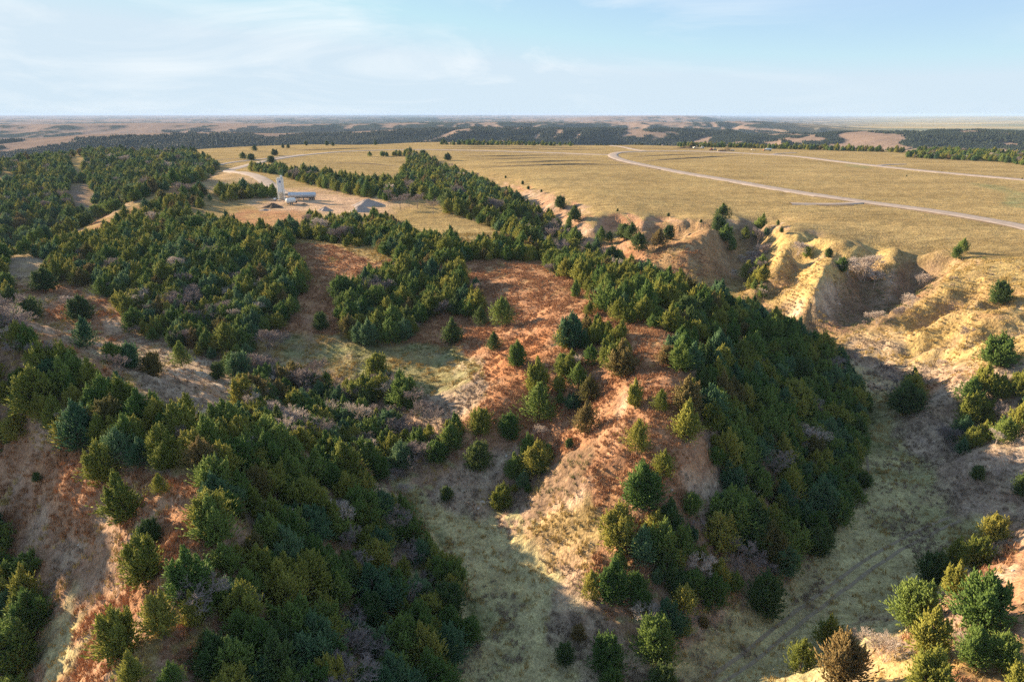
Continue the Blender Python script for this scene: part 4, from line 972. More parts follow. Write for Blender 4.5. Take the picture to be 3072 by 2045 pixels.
def scatter(name, P, S, rz, protos, idx, label, tilt=None):
    """one object: points that carry copies of a few shapes (geometry nodes)"""
    col = bpy.data.collections.new(name + '_shapes')
    for i, ms in enumerate(protos):
        o = bpy.data.objects.new(f'{name}_shape_{i:02d}', ms); col.objects.link(o)
    me = bpy.data.meshes.new(name)
    P = np.asarray(P, np.float32); n = len(P)
    me.vertices.add(n); me.vertices.foreach_set('co', P.ravel())
    a = me.attributes.new('scl', 'FLOAT_VECTOR', 'POINT'); a.data.foreach_set('vector', np.asarray(S, np.float32).ravel())
    rot = np.zeros((n, 3), np.float32); rot[:, 2] = rz
    if tilt is not None: rot[:, :2] = tilt
    a = me.attributes.new('rot', 'FLOAT_VECTOR', 'POINT'); a.data.foreach_set('vector', rot.ravel())
    a = me.attributes.new('pick', 'INT', 'POINT'); a.data.foreach_set('value', np.asarray(idx, np.int32))
    ob = bpy.data.objects.new(name, me); COL.objects.link(ob)
    ng = bpy.data.node_groups.new(name + '_scatter', 'GeometryNodeTree')
    ng.interface.new_socket('Geometry', in_out='INPUT', socket_type='NodeSocketGeometry')
    ng.interface.new_socket('Geometry', in_out='OUTPUT', socket_type='NodeSocketGeometry')
    nn, ll = ng.nodes, ng.links
    gi = nn.new('NodeGroupInput'); go = nn.new('NodeGroupOutput')
    ip = nn.new('GeometryNodeInstanceOnPoints'); ci = nn.new('GeometryNodeCollectionInfo')
    ci.inputs['Collection'].default_value = col; ci.inputs['Separate Children'].default_value = True; ci.inputs['Reset Children'].default_value = True
    def attr(nm, dt):
        q = nn.new('GeometryNodeInputNamedAttribute'); q.data_type = dt; q.inputs['Name'].default_value = nm
        return next(s for s in q.outputs if s.enabled and s.name == 'Attribute')
    ll.new(gi.outputs[0], ip.inputs['Points']); ll.new(ci.outputs[0], ip.inputs['Instance'])
    ip.inputs['Pick Instance'].default_value = True
    ll.new(attr('pick', 'INT'), ip.inputs['Instance Index'])
    er = nn.new('FunctionNodeEulerToRotation'); ll.new(attr('rot', 'FLOAT_VECTOR'), er.inputs[0]); ll.new(er.outputs[0], ip.inputs['Rotation'])
    ll.new(attr('scl', 'FLOAT_VECTOR'), ip.inputs['Scale'])
    ll.new(ip.outputs[0], go.inputs[0])
    md = ob.modifiers.new('scatter', 'NODES'); md.node_group = ng
    ob['kind'] = 'stuff'; ob['label'] = label
    return ob
def joined(meshes):
    """several meshes as one (crown + trunk) for the scattered woods"""
    bm = bmesh.new(); mats = []
    out = bpy.data.meshes.new('tree_shape')
    V, F, MI, TI = [], [], [], []; off = 0
    for k, me in enumerate(meshes):
        n = len(me.vertices); co = np.empty(n * 3, np.float32); me.vertices.foreach_get('co', co); V.append(co.reshape(-1, 3))
        me.calc_loop_triangles(); nt_ = len(me.loop_triangles); tr = np.empty(nt_ * 3, np.int32); me.loop_triangles.foreach_get('vertices', tr)
        F.append(tr.reshape(-1, 3) + off); off += n; MI.append(np.full(nt_, k))
        if 'tint' in me.attributes:
            tv = np.empty(len(me.polygons), np.float32); me.attributes['tint'].data.foreach_get('value', tv); TI.append(tv[:nt_])
        else: TI.append(np.full(nt_, .5, np.float32))
        mats.append(me.materials[0])
    me = mesh_from('tree_shape', np.concatenate(V), np.concatenate(F), mats, False, np.concatenate(TI))
    me.polygons.foreach_set('material_index', np.concatenate(MI).astype(np.int32))
    return me
keys = [(f, h) for f in FORMS for h in HUES]
protos = [CROWN[k] for k in keys]        # foliage reaches the ground and hides the stems
kidx = {k: i for i, k in enumerate(keys)}
scatter('cedar_woodland', [(c[0], c[1], c[2] - .08) for c in rest_c], [(c[3] * c[4], c[3] * c[4], c[3]) for c in rest_c], rs.random(len(rest_c)) * 6.28, protos, [kidx[c[6], c[5]] for c in rest_c], 'the further cedars of the woods')
bkeys = list(BARE); bidx = {k: i for i, k in enumerate(bkeys)}
if rest_b:
    scatter('bare_woodland', [(c[0], c[1], c[2] - .05) for c in rest_b], [(c[3] * c[4], c[3] * c[4], c[3]) for c in rest_b], rs.random(len(rest_b)) * 6.28, [joined(BARE[k]) for k in bkeys], [bidx[c[6], c[5]] for c in rest_b], 'the further leafless trees of the woods')

# woods on the far hills: clumps of small cedars
def clump_mesh(seed, n):
    r = np.random.default_rng(seed); V, F, T = [], [], []; o = 0
    for k in range(n):
        cx, cy = r.normal(size=2) * 5.0; h = r.uniform(4.0, 7.5); w = r.uniform(2.0, 3.2)
        ns = 7
        ring = []
        for lev, (zf, wfr) in enumerate(((-.1, .75), (.28, 1.0), (.68, .62))):
            for j in range(ns):
                a = 2 * math.pi * (j + .5 * lev) / ns; rr_ = w * wfr * r.uniform(.75, 1.2)
                ring.append((cx + math.cos(a) * rr_, cy + math.sin(a) * rr_, h * zf * r.uniform(.9, 1.1)))
        ring.append((cx, cy, h)); V += ring
        for lev in range(2):
            for j in range(ns):
                a0, a1 = o + lev * ns + j, o + lev * ns + (j + 1) % ns
                F += [(a0, a1, a0 + ns), (a1, a1 + ns, a0 + ns)]
        for j in range(ns): F.append((o + 2 * ns + j, o + 2 * ns + (j + 1) % ns, o + 3 * ns))
        tv = r.uniform(.2, .8); T += [tv + r.normal() * .1 for _ in range(5 * ns)]
        o += len(ring)
    return mesh_from('wood_clump', V, F, [M_FARW], False, np.clip(T, 0, 1))
cl = [clump_mesh(s, 5) for s in range(8)]
ncand = 210000
ra = np.radians(rs.uniform(-41, 41, ncand)); rr = np.sqrt(rs.uniform(880 ** 2, 4400 ** 2, ncand))
cxx, cyy = np.sin(ra) * rr, np.cos(ra) * rr
keep = (rs.random(ncand) < lookup(FWOOD, cxx, cyy) * np.interp(rr, [900, 2000, 4400], [1.0, 1.0, .8])) 
cz = lookup(TZC, cxx, cyy)
keep &= ((cz + 8 - CAM_H) / rr) >= lookup(run, cxx, cyy) - 1e-3
# a few loose bushes over the pink hills as well
cxx, cyy, cz, rr = cxx[keep], cyy[keep], cz[keep], rr[keep]
print('far clumps', len(cxx))
ss = rs.uniform(.7, 1.25, len(cxx)) * np.interp(rr, [900, 2500, 4400], [.75, .95, 1.25])
scatter('distant_woods', np.stack([cxx, cyy, cz - .5], -1), np.repeat(ss[:, None], 3, 1), rs.random(len(cxx)) * 6.28, cl, rs.integers(0, 8, len(cxx)), 'dark cedar woods covering the far hills')

# grass tufts and weeds on the slopes and floors that lie close
def tuft_mesh(seed, n, h, spread, m):
    r = np.random.default_rng(seed); V, F = [], []
    for k in range(n):
        a = r.random() * 6.28; b = r.normal(size=2) * spread; ln = h * r.uniform(.6, 1.2); ou = r.uniform(.1, .55) * ln
        w = .035 + .03 * r.random(); p = np.array((b[0], b[1], -.05)); t = p + np.array((math.cos(a) * ou, math.sin(a) * ou, ln))
        sd = np.array((-math.sin(a), math.cos(a), 0)) * w
        o = len(V); V += [p - sd, p + sd, t]; F.append((o, o + 1, o + 2))
    return mesh_from('tuft', V, F, [m])
M_T = [simple('tuft_red', (.38, .21, .115), 1, 0, .25, 2), simple('tuft_gold', (.42, .31, .12), 1, 0, .2, 2), simple('tuft_green', (.15, .165, .06), 1, 0, .2, 2), simple('tuft_grey', (.30, .235, .18), 1, 0, .2, 2)]
tm = [tuft_mesh(i * 4 + j, 16, .55 + .12 * j, .22, M_T[i]) for i in range(4) for j in range(2)]
nt0 = 230000
ra = np.radians(rs.uniform(-41, 41, nt0)); rr = 45 + 260 * rs.random(nt0) ** .8
tx, ty = np.sin(ra) * rr, np.cos(ra) * rr
tz_ = lookup(TZ, tx, ty); v_ = lookup(VIS, tx, ty)
al = np.stack([lookup(alb[..., i], tx, ty) for i in range(3)], -1)
refs = np.array([C_RED, C_GOLD, C_GREEN, C_GREY, C_TAN])
cls = np.argmin(((al[:, None] - refs[None]) ** 2).sum(-1), 1)
patch = fbm(tx, ty, 6, 2, 601)
kp = v_ & (rs.random(nt0) < np.array([.85, .50, .22, .45, .12])[cls] * np.clip(.55 + .9 * patch, .05, 1))
tx, ty, tz_, cls = tx[kp], ty[kp], tz_[kp], cls[kp]
cls[cls == 4] = 1
sc_ = rs.uniform(.55, 1.25, len(tx))
print('tufts', len(tx))
scatter('dry_grass', np.stack([tx, ty, tz_], -1), np.repeat(sc_[:, None], 3, 1), rs.random(len(tx)) * 6.28, tm, cls * 2 + rs.integers(0, 2, len(tx)), 'dry bunch grass in red, straw and green on the slopes')
# ------------------------------------------------------------------ roads, tracks and terraces draped over the ground
def smooth_line(P, n=4):
    P = np.array(P, float)
    for _ in range(n):
        Q = [P[0]]
        for a, b in zip(P, P[1:]): Q += [a * .75 + b * .25, a * .25 + b * .75]
        P = np.array(Q + [P[-1]])
    return P
def ground_line(qs, step):
    P = np.array([at_z(a, b, .6) for a, b in qs]).astype(float) if qs[0][1] < 560 else np.array([hit(a, b) for a, b in qs])
    P = smooth_line(P, 3)
    d = np.concatenate([[0], np.cumsum(np.hypot(*np.diff(P, axis=0).T))])
    t = np.arange(0, d[-1], step)
    return np.stack([np.interp(t, d, P[:, 0]), np.interp(t, d, P[:, 1])], -1)
def ribbon(name, C, prof, mat, label, kind='structure', sm=6, taper=0):
    """prof: (offset across, height) pairs swept along the line C"""
    T = np.gradient(C, axis=0); T /= np.maximum(np.linalg.norm(T, axis=1, keepdims=True), 1e-6)
    Nn = np.stack([T[:, 1], -T[:, 0]], -1)
    zc = height(C[:, 0], C[:, 1])
    if sm: zc = np.convolve(np.pad(zc, sm, mode='edge'), np.ones(2 * sm + 1) / (2 * sm + 1), 'valid')
    cols = []
    for o, h in prof:
        X = C[:, 0] + Nn[:, 0] * o; Y = C[:, 1] + Nn[:, 1] * o
        g = height(X, Y)
        if taper:
            tp = np.clip(np.minimum(np.arange(len(C)), np.arange(len(C))[::-1]) / taper, 0, 1); tp = tp * (.75 + .35 * fbm(C[:, 0], C[:, 1], 40, 2, 77))
            Z = g + np.where(h > 0, h * tp, h)
        else: Z = np.maximum(zc + h, g + .03) if h > -.25 else g + h
        cols.append(np.stack([X, Y, Z], -1))
    V = np.stack(cols, 1); n, k = V.shape[:2]
    idx = np.arange(n * k).reshape(n, k)
    F = np.stack([idx[:-1, :-1], idx[:-1, 1:], idx[1:, 1:], idx[1:, :-1]], -1).reshape(-1, 4)
    me = mesh_from(name, V.reshape(-1, 3), F, [mat], True)
    o = bpy.data.objects.new(name, me); COL.objects.link(o); o['kind'] = kind; o['label'] = label
    return o
def gravel_mat(name, a, b, scale):
    m, nt, bs = mat_new(name); N, L = nt.nodes, nt.links
    g = N.new('ShaderNodeNewGeometry')
    n = N.new('ShaderNodeTexNoise'); n.inputs['Scale'].default_value = scale; n.inputs['Detail'].default_value = 8; n.inputs['Roughness'].default_value = .7
    L.new(g.outputs['Position'], n.inputs['Vector'])
    r = N.new('ShaderNodeValToRGB'); r.color_ramp.elements[0].position = .32; r.color_ramp.elements[1].position = .68
    r.color_ramp.elements[0].color = (*a, 1); r.color_ramp.elements[1].color = (*b, 1)
    L.new(n.outputs['Fac'], r.inputs[0]); L.new(r.outputs[0], bs.inputs['Base Color'])
    bp = N.new('ShaderNodeBump'); bp.inputs['Distance'].default_value = .08; L.new(n.outputs['Fac'], bp.inputs['Height']); L.new(bp.outputs[0], bs.inputs['Normal'])
    return m
M_ROAD = gravel_mat('road_gravel', (.27, .222, .19), (.43, .36, .315), .22)
M_RUT = gravel_mat('wheel_rut', (.20, .165, .115), (.30, .25, .18), 1.2)
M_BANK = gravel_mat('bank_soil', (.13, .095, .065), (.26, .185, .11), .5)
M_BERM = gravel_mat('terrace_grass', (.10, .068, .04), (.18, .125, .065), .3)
def road_prof(w, h=.45): return [(-w / 2 - 1.6, -.30), (-w / 2, h), (-w * .25, h + .06), (0, h + .1), (w * .25, h + .06), (w / 2, h), (w / 2 + 1.4, -.30)]
ROADS = [
 ('gravel road crossing the golden plateau to the right edge', 11.0, [(2520,556),(2355,521),(2169,487),(2002,465),(1868,446),(1768,430),(1668,413),(1568,398),(1517,387),(1468,376),(1429,367),(1410,360),(1409,354),(1429,350),(1468,348.3),(1536,347.5),(1614,348.5),(1673,350.8),(1771,355.5),(1840,360),(2002,380),(2169,397),(2320,410),(2480,424)]),
 ('gravel road running left along the far plateau', 8.5, [(1408,356),(1368,355),(1268,350),(1135,347),(1001,344.5),(901,344.5),(800,348),(700,357),(634,366),(560,381),(522,388)]),
 ('gravel track winding down to the silo pad', 9.0, [(522,388),(535,393),(552,400),(600,417),(634,432),(655,446)]),
 ('short gravel spur at the far road fork', 6.0, [(1405,334.5),(1429,337),(1458,343.5),(1487,348)]),
 ('gravel driveway stub left of the plateau road', 5.5, [(1818,468),(1880,469),(1940,468.5),(1985,464.5)]),
 ('gravel driveway stub beyond the plateau road', 6.0, [(1768,356),(1790,352.5),(1830,351)]),
 ('gravel driveway stub in the right field', 5.0, [(2010,381),(2040,378),(2085,377)]),
 ('upper track on the cut left of the far road', 5.0, [(500,378),(545,372),(600,367),(650,361),(700,356)]),
]
for lb, w, q in ROADS:
    rd = ribbon('road', ground_line(q, 3.0), road_prof(w), M_ROAD, lb)
    # darker graded banks beside the road
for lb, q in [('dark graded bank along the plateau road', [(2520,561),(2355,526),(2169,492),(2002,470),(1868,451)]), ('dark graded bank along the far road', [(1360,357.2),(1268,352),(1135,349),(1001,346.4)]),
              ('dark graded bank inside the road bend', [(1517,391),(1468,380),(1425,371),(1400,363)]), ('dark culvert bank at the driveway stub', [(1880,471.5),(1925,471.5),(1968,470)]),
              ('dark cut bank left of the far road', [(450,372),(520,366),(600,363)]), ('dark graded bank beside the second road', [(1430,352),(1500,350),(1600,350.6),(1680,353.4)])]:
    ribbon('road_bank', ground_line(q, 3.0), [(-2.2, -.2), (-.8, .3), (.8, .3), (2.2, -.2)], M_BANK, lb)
TERR = [[(1011,338),(1150,338.5),(1300,339.5),(1400,341)], [(1050,359),(1150,359),(1250,355.5),(1340,357)], [(1020,341.5),(1180,342.5),(1330,344),(1400,344.5)], [(1120,376),(1250,372),(1330,368.5),(1395,368)],
        [(1110,386.5),(1250,382.5),(1350,378.5),(1480,378)], [(1448,361),(1540,357),(1624,354.5)], [(1478,370),(1600,363),(1720,357.5)], [(1090,366),(1200,364),(1290,361)], [(1420,340.5),(1500,341.5),(1560,343)], [(640,344),(720,345),(800,342),(880,339)],
        [(760,372),(850,373),(920,377)]]
for i, q in enumerate(TERR):
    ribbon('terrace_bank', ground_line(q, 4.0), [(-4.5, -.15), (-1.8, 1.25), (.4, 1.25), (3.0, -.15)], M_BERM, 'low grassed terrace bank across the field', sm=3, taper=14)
# two-track down the right valley, each wheel rut a thin strip
TR = ground_line([(1600,1600),(1680,1545),(1780,1465),(1880,1385),(1960,1325),(2040,1270),(2120,1225),(2200,1190)], .7)
Tn = np.gradient(TR, axis=0); Tn /= np.linalg.norm(Tn, axis=1, keepdims=True)
for s in (-1, 1):
    C = TR + np.stack([Tn[:, 1], -Tn[:, 0]], -1) * s * .95
    C = C + .05 * np.stack([fbm(C[:, 0], C[:, 1], 5, 2, 700 + s), fbm(C[:, 0], C[:, 1], 5, 2, 710 + s)], -1)
    ribbon('wheel_track', C, [(-.30, .0), (-.12, .035), (.12, .035), (.30, .0)], M_RUT, 'worn wheel rut along the right valley floor, ' + ('left' if s < 0 else 'right') + ' one', sm=0)
TR = ground_line([(1965,1170),(1992,1130),(1998,1080),(1990,1040)], .7)
ribbon('wheel_track', TR, [(-.25, 0), (-.1, .035), (.1, .035), (.25, 0)], M_RUT, 'faint cattle trail beside the dark wood', sm=0)

# ------------------------------------------------------------------ made things
class MB:
    def __init__(s): s.bm = bmesh.new()
    def box(s, c, d, rz=0.0, bev=0.0, taper=1.0):
        r = bmesh.ops.create_cube(s.bm, size=1.0); vs = r['verts']
        for v in vs:
            k = taper if v.co.z > 0 else 1.0
            v.co = Vector((v.co.x * d[0] * k, v.co.y * d[1] * k, v.co.z * d[2]))
        if bev:
            es = list({e for v in vs for e in v.link_edges})
            rb = bmesh.ops.bevel(s.bm, geom=es, offset=bev, segments=2, affect='EDGES', profile=.6); vs = list({v for f in rb['faces'] for v in f.verts} | {v for v in vs if v.is_valid})
        bmesh.ops.transform(s.bm, matrix=Matrix.Translation(c) @ Matrix.Rotation(rz, 4, 'Z'), verts=vs)
        return s
    def cyl(s, p0, p1, r0, r1=None, seg=12):
        p0, p1 = Vector(p0), Vector(p1); d = p1 - p0
        r = bmesh.ops.create_cone(s.bm, cap_ends=True, segments=seg, radius1=r0, radius2=r0 if r1 is None else r1, depth=d.length)
        bmesh.ops.transform(s.bm, matrix=Matrix.Translation((p0 + p1) / 2) @ d.to_track_quat('Z', 'Y').to_matrix().to_4x4(), verts=r['verts'])
        return s
    def tank(s, p0, p1, r, seg=20, dish=.45):
        p0, p1 = Vector(p0), Vector(p1); d = (p1 - p0); L = d.length; q = Matrix.Translation(p0) @ d.to_track_quat('Z', 'Y').to_matrix().to_4x4()
        prof = [(0.001, -r * dish), (r * .5, -r * dish * .86), (r * .85, -r * dish * .5), (r, 0), (r, L * .33), (r, L * .67), (r, L), (r * .85, L + r * dish * .5), (r * .5, L + r * dish * .86), (.001, L + r * dish)]
        rings = []
        for rad, z in prof:
            rings.append([s.bm.verts.new(q @ Vector((rad * math.cos(2 * math.pi * k / seg), rad * math.sin(2 * math.pi * k / seg), z))) for k in range(seg)])
        for a, b in zip(rings, rings[1:]):
            for k in range(seg): s.bm.faces.new((a[k], a[(k + 1) % seg], b[(k + 1) % seg], b[k]))
        return s
    def build(s, name, mat, parent, smooth=False):
        me = bpy.data.meshes.new(name); bmesh.ops.recalc_face_normals(s.bm, faces=s.bm.faces); s.bm.to_mesh(me); s.bm.free()
        if smooth:
            me.polygons.foreach_set('use_smooth', np.ones(len(me.polygons), bool))
        me.materials.append(mat); o = bpy.data.objects.new(name, me); COL.objects.link(o); o.parent = parent
        return o
M_WHITE = simple('white_paint', (.78, .78, .76), .45, 0, .06, 1.5)
M_SILVER = simple('tank_grey', (.52, .56, .62), .38, .35, .08, .8)
M_STEEL = simple('galvanised_steel', (.55, .54, .50), .5, .4, .12, 3)
M_BLUE = simple('blue_paint', (.03, .09, .30), .5)
M_DARKM = simple('dark_metal', (.05, .05, .055), .6, .2, .2, 3)
M_TYRE = simple('tyre_rubber', (.025, .025, .025), .9)
M_GLASS = simple('dark_glass', (.03, .04, .05), .08)
M_YEL = simple('machine_yellow', (.60, .36, .04), .5, 0, .12, 2)
M_TAN = simple('cream_paint', (.62, .52, .36), .55, 0, .1, 2)
M_REDP = simple('red_paint', (.36, .06, .03), .5, 0, .1, 2)
M_WOODP = simple('weathered_wood', (.20, .15, .11), .9, 0, .25, 3)
def place(name, qx, qy, label, cat, rz=0.0, group=None):
    x, y = hit(qx, qy); z = h1(x, y)
    return empty(name, (x, y, z), label, cat, group, rz)
def wheel(par, p, r=.5, w=.3, axis=(0, 1, 0)):
    p = Vector(p); a = Vector(axis) * w / 2
    t = MB().cyl(p - a, p + a, r, seg=16).build('wheel', M_TYRE, par)
    MB().cyl(p - a * 1.08, p + a * 1.08, r * .55, seg=10).build('rim', M_STEEL, t)
    return t

# portable cement silo
s = place('cement_silo', 648.7, 459, 'tall white cement silo with blue triangle mark on the gravel pad', 'silo', math.radians(8))
MB().box((0, 0, 8.9), (3.5, 3.0, 8.2), bev=.18).build('bin', M_WHITE, s)
MB().box((0, 0, 4.05), (.9, .8, 1.5), taper=3.7).build('hopper', M_WHITE, s)
MB().box((0, 0, 13.15), (3.3, 2.8, .3)).build('roof_deck', M_STEEL, s)
MB().box((.75, -.2, 13.95), (1.25, 1.5, 1.5), bev=.15).build('dust_collector', M_WHITE, s)
for k, (sx_, sy_) in enumerate(((-1, -1), (1, -1), (-1, 1), (1, 1))):
    m = MB(); m.cyl((sx_ * 1.62, sy_ * 1.35, 5.3), (sx_ * 1.85, sy_ * 1.6, 0), .17, seg=8); m.box((sx_ * 1.85, sy_ * 1.6, .08), (.8, .8, .16)); m.build('leg', M_WHITE, s)
for sy_ in (-1, 1):
    MB().cyl((-1.72, sy_ * 1.45, 4.2), (1.8, sy_ * 1.55, 1.0), .08, seg=6).build('brace', M_STEEL, s); MB().cyl((1.72, sy_ * 1.45, 4.2), (-1.8, sy_ * 1.55, 1.0), .08, seg=6).build('brace', M_STEEL, s)
ld = MB()
for dy in (-.3, .3): ld.cyl((-2.15, dy, .3), (-2.15, dy, 13.9), .05, seg=6)
for k in range(34): ld.cyl((-2.15, -.3, .5 + .4 * k), (-2.15, .3, .5 + .4 * k), .03, seg=5)
ld.build('ladder', M_STEEL, s)
cg = MB()
for k in range(12):
    z = 3 + .9 * k
    for j in range(6):
        a0, a1 = math.pi / 2 + math.pi * j / 6, math.pi / 2 + math.pi * (j + 1) / 6
        cg.cyl((-2.15 + .45 * math.cos(a0), .4 * math.sin(a0), z), (-2.15 + .45 * math.cos(a1), .4 * math.sin(a1), z), .03, seg=4)
cg.build('ladder_cage', M_STEEL, s)
rl = MB()
for a, b in (((-1.65, -1.4), (.1, -1.4)), ((-1.65, -1.4), (-1.65, 1.4)), ((-1.65, 1.4), (1.65, 1.4)), ((1.65, 1.4), (1.65, -1.4))):
    for z in (13.8, 14.3): rl.cyl((*a, z), (*b, z), .035, seg=5)
    rl.cyl((*a, 13.2), (*a, 14.3), .035, seg=5)
rl.build('roof_railing', M_STEEL, s)
# blue triangle mark with an open centre, on the face towards the camera
def tri(p, q, r_, th, name, par, mat):
    m = MB(); c = (Vector(p) + Vector(q) + Vector(r_)) / 3
    P3 = [Vector(v) for v in (p, q, r_)]; inn = [c + (v - c) * th for v in P3]
    for off in (0, -.04):
        pass
    V = [v for v in P3] + inn; Vb = [v + Vector((0, -.05, 0)) for v in V]
    bv = [m.bm.verts.new(v) for v in V]; bb = [m.bm.verts.new(v) for v in Vb]
    for a in range(3):
        b = (a + 1) % 3
        m.bm.faces.new((bb[a], bb[b], bb[3 + b], bb[3 + a])); m.bm.faces.new((bv[a], bv[b], bb[b], bb[a])); m.bm.faces.new((bv[3 + b], bv[3 + a], bb[3 + a], bb[3 + b]))
    return m.build(name, mat, par)
tri((-.75, -1.51, 10.7), (.75, -1.51, 10.7), (0, -1.51, 12.1), .42, 'triangle_mark', s, M_BLUE)
MB().box((0, -1.53, 10.95), (.34, .05, .34)).build('mark_base', M_BLUE, s)
MB().box((0, -1.53, 10.45), (1.3, .05, .16)).build('mark_line', M_BLUE, s)
au = MB(); au.cyl((-1.0, -1.7, 1.0), (.9, -1.5, 4.6), .22, seg=8); au.box((.3, -1.55, 3.4), (.9, .5, .9)); au.build('auger', M_TAN, s)
MB().box((-.6, -1.6, 2.2), (.9, .5, 1.1), bev=.05).build('control_box', M_TAN, s)
MB().box((0, 0, 1.0), (3.9, .25, .3)).build('cross_beam', M_STEEL, s)
MB().cyl((1.1, -1.58, 4.8), (1.1, -1.58, 13.3), .10, seg=8).build('fill_pipe', M_STEEL, s)

# long storage tank on a trailer
t = place('tank_trailer', 695, 459.5, 'long pale grey cylindrical tank trailer beside the silo', 'tank trailer', math.radians(4))
MB().tank((-7.6, 0, 3.1), (7.9, 0, 3.1), 1.62, 24).build('tank', M_SILVER, t, True)
for k, x in enumerate((-6.0, -2.0, 2.0, 6.0)):
    m = MB(); m.cyl((x - .09, 0, 3.1), (x + .09, 0, 3.1), 1.66, seg=24); m.build('hoop', M_SILVER, t)
MB().box((0, 0, 1.28), (15.2, .9, .3)).build('chassis', M_DARKM, t)
for x in (-6.2, -2.6, .8): MB().box((x, 0, .65), (.3, 2.2, 1.3)).build('support_leg', M_STEEL, t)
for x in (4.6, 5.8, 7.0):
    for y in (-1.0, 1.0): wheel(t, (x, y, .52), .52, .45)
MB().box((8.5, 0, 1.0), (.2, 2.3, .3)).build('bumper', M_DARKM, t)
m = MB()
for x in (-2.6, .8, 3.6): m.cyl((x, -.3, 1.3), (x, -.3, .5), .22, .12, seg=8)
m.cyl((-5, -.3, .55), (4, -.3, .55), .1, seg=8); m.build('discharge_pipe', M_STEEL, t)
MB().cyl((-1, 0, 4.65), (-1, 0, 4.95), .35, seg=12).build('hatch', M_STEEL, t)

# short white tank seen end on
t = place('water_tank_trailer', 669, 469.5, 'short white tank trailer seen end-on in front of the long tank', 'tank trailer', math.radians(52))
MB().tank((-2.2, 0, 2.15), (2.6, 0, 2.15), 1.45, 22).build('tank', M_WHITE, t, True)
MB().box((0, 0, .72), (5.6, .8, .2)).build('chassis', M_DARKM, t)
for x in (-1.0, .3):
    for y in (-1.1, 1.1): wheel(t, (x, y, .45), .45, .3)
MB().cyl((-2.6, 0, .75), (-4.6, 0, .55), .09, seg=8).build('tow_bar', M_DARKM, t)
MB().box((3.2, 0, 1.1), (1.2, 1.8, 1.3), bev=.1).build('pump_housing', M_DARKM, t)
MB().cyl((.3, 0, 3.55), (.3, 0, 3.85), .4, seg=12).build('hatch', M_WHITE, t)

t = place('compressor', 632, 461, 'small white air compressor left of the silo foot', 'compressor', .4)
MB().tank((-.5, 0, 1.0), (.7, 0, 1.0), .55, 14).build('tank', M_WHITE, t, True)
MB().box((0, 0, .42), (2.2, .7, .12)).build('skid', M_DARKM, t); wheel(t, (.3, -.55, .33), .33, .2); wheel(t, (.3, .55, .33), .33, .2)
MB().box((1.3, 0, .8), (.8, .8, .7), bev=.06).build('engine', M_DARKM, t)

# heaps of earth and gravel
def heap(name, qx, qy, wx, wy, hz, mat, label, seed, ridge=0.0, rz=0.0):
    x0, y0 = hit(qx, qy); r = np.random.default_rng(seed); n, k = 26, 40
    V, F = [], []
    zc = h1(x0, y0)
    for i in range(n + 1):
        for j in range(k):
            a = 2 * math.pi * j / k; u = i / n
            lx = math.cos(a) * u * wx / 2; ly = math.sin(a) * u * wy / 2
            rr_ = 1 + .16 * math.sin(a * 3 + seed) + .10 * math.sin(a * 5 + 2 * seed)
            lx, ly = lx * rr_, ly * rr_
            d = max(0.0, 1 - u)
            z = hz * (d ** 1.08) * (1 + .07 * math.sin(9 * a + seed)) if d < .93 else hz * .93
            c_, s_ = math.cos(rz), math.sin(rz)
            X, Y = x0 + lx * c_ - ly * s_, y0 + lx * s_ + ly * c_
            V.append((X, Y, z - .06))
    V = np.array(V); V[:, 2] += height(V[:, 0], V[:, 1]) * .5 + zc * .5
    V[:, 2] += .13 * fbm(V[:, 0], V[:, 1], 1.6, 2, seed); V[-k:, 2] -= .25
    for i in range(n):
        for j in range(k):
            F.append((i * k + j, i * k + (j + 1) % k, (i + 1) * k + (j + 1) % k, (i + 1) * k + j))
    V = V - np.array((x0, y0, zc))
    me = mesh_from(name, V, F, [mat], True); o = bpy.data.objects.new(name, me); COL.objects.link(o); o.location = (x0, y0, zc)
    o['label'] = label; o['category'] = 'heap'; o['group'] = 'heaps on the gravel pad'
    return o
M_SOIL = gravel_mat('dark_soil', (.075, .052, .038), (.15, .11, .08), .9)
M_GRAVEL = gravel_mat('grey_gravel', (.28, .235, .215), (.42, .36, .33), .9)
heap('soil_heap', 628.6, 476, 12, 7, 2.6, M_SOIL, 'dark brown soil heap in front of the silo', 11)
heap('gravel_heap', 748, 483, 7.5, 5, 2.2, M_GRAVEL, 'small low gravel heap behind the cedar tops', 12)
heap('gravel_heap', 845, 473, 19, 11, 4.3, M_GRAVEL, 'largest pointed gravel heap on the right of the pad', 13)
heap('gravel_heap', 829, 484, 14, 9, 3.4, M_GRAVEL, 'second gravel heap, in front of the largest one', 14)
heap('rubble_heap', 610, 483, 8, 4, .8, M_GRAVEL, 'low grey rubble patch below the soil heap', 15)
heap('soil_heap', 700, 470, 5, 3, .8, M_SOIL, 'low dark soil spill beside the tank trailer', 16)
heap('earth_mound', 1580, 341, 40, 20, 3.0, M_BERM, 'long grassy earth mound by the far machines', 17)

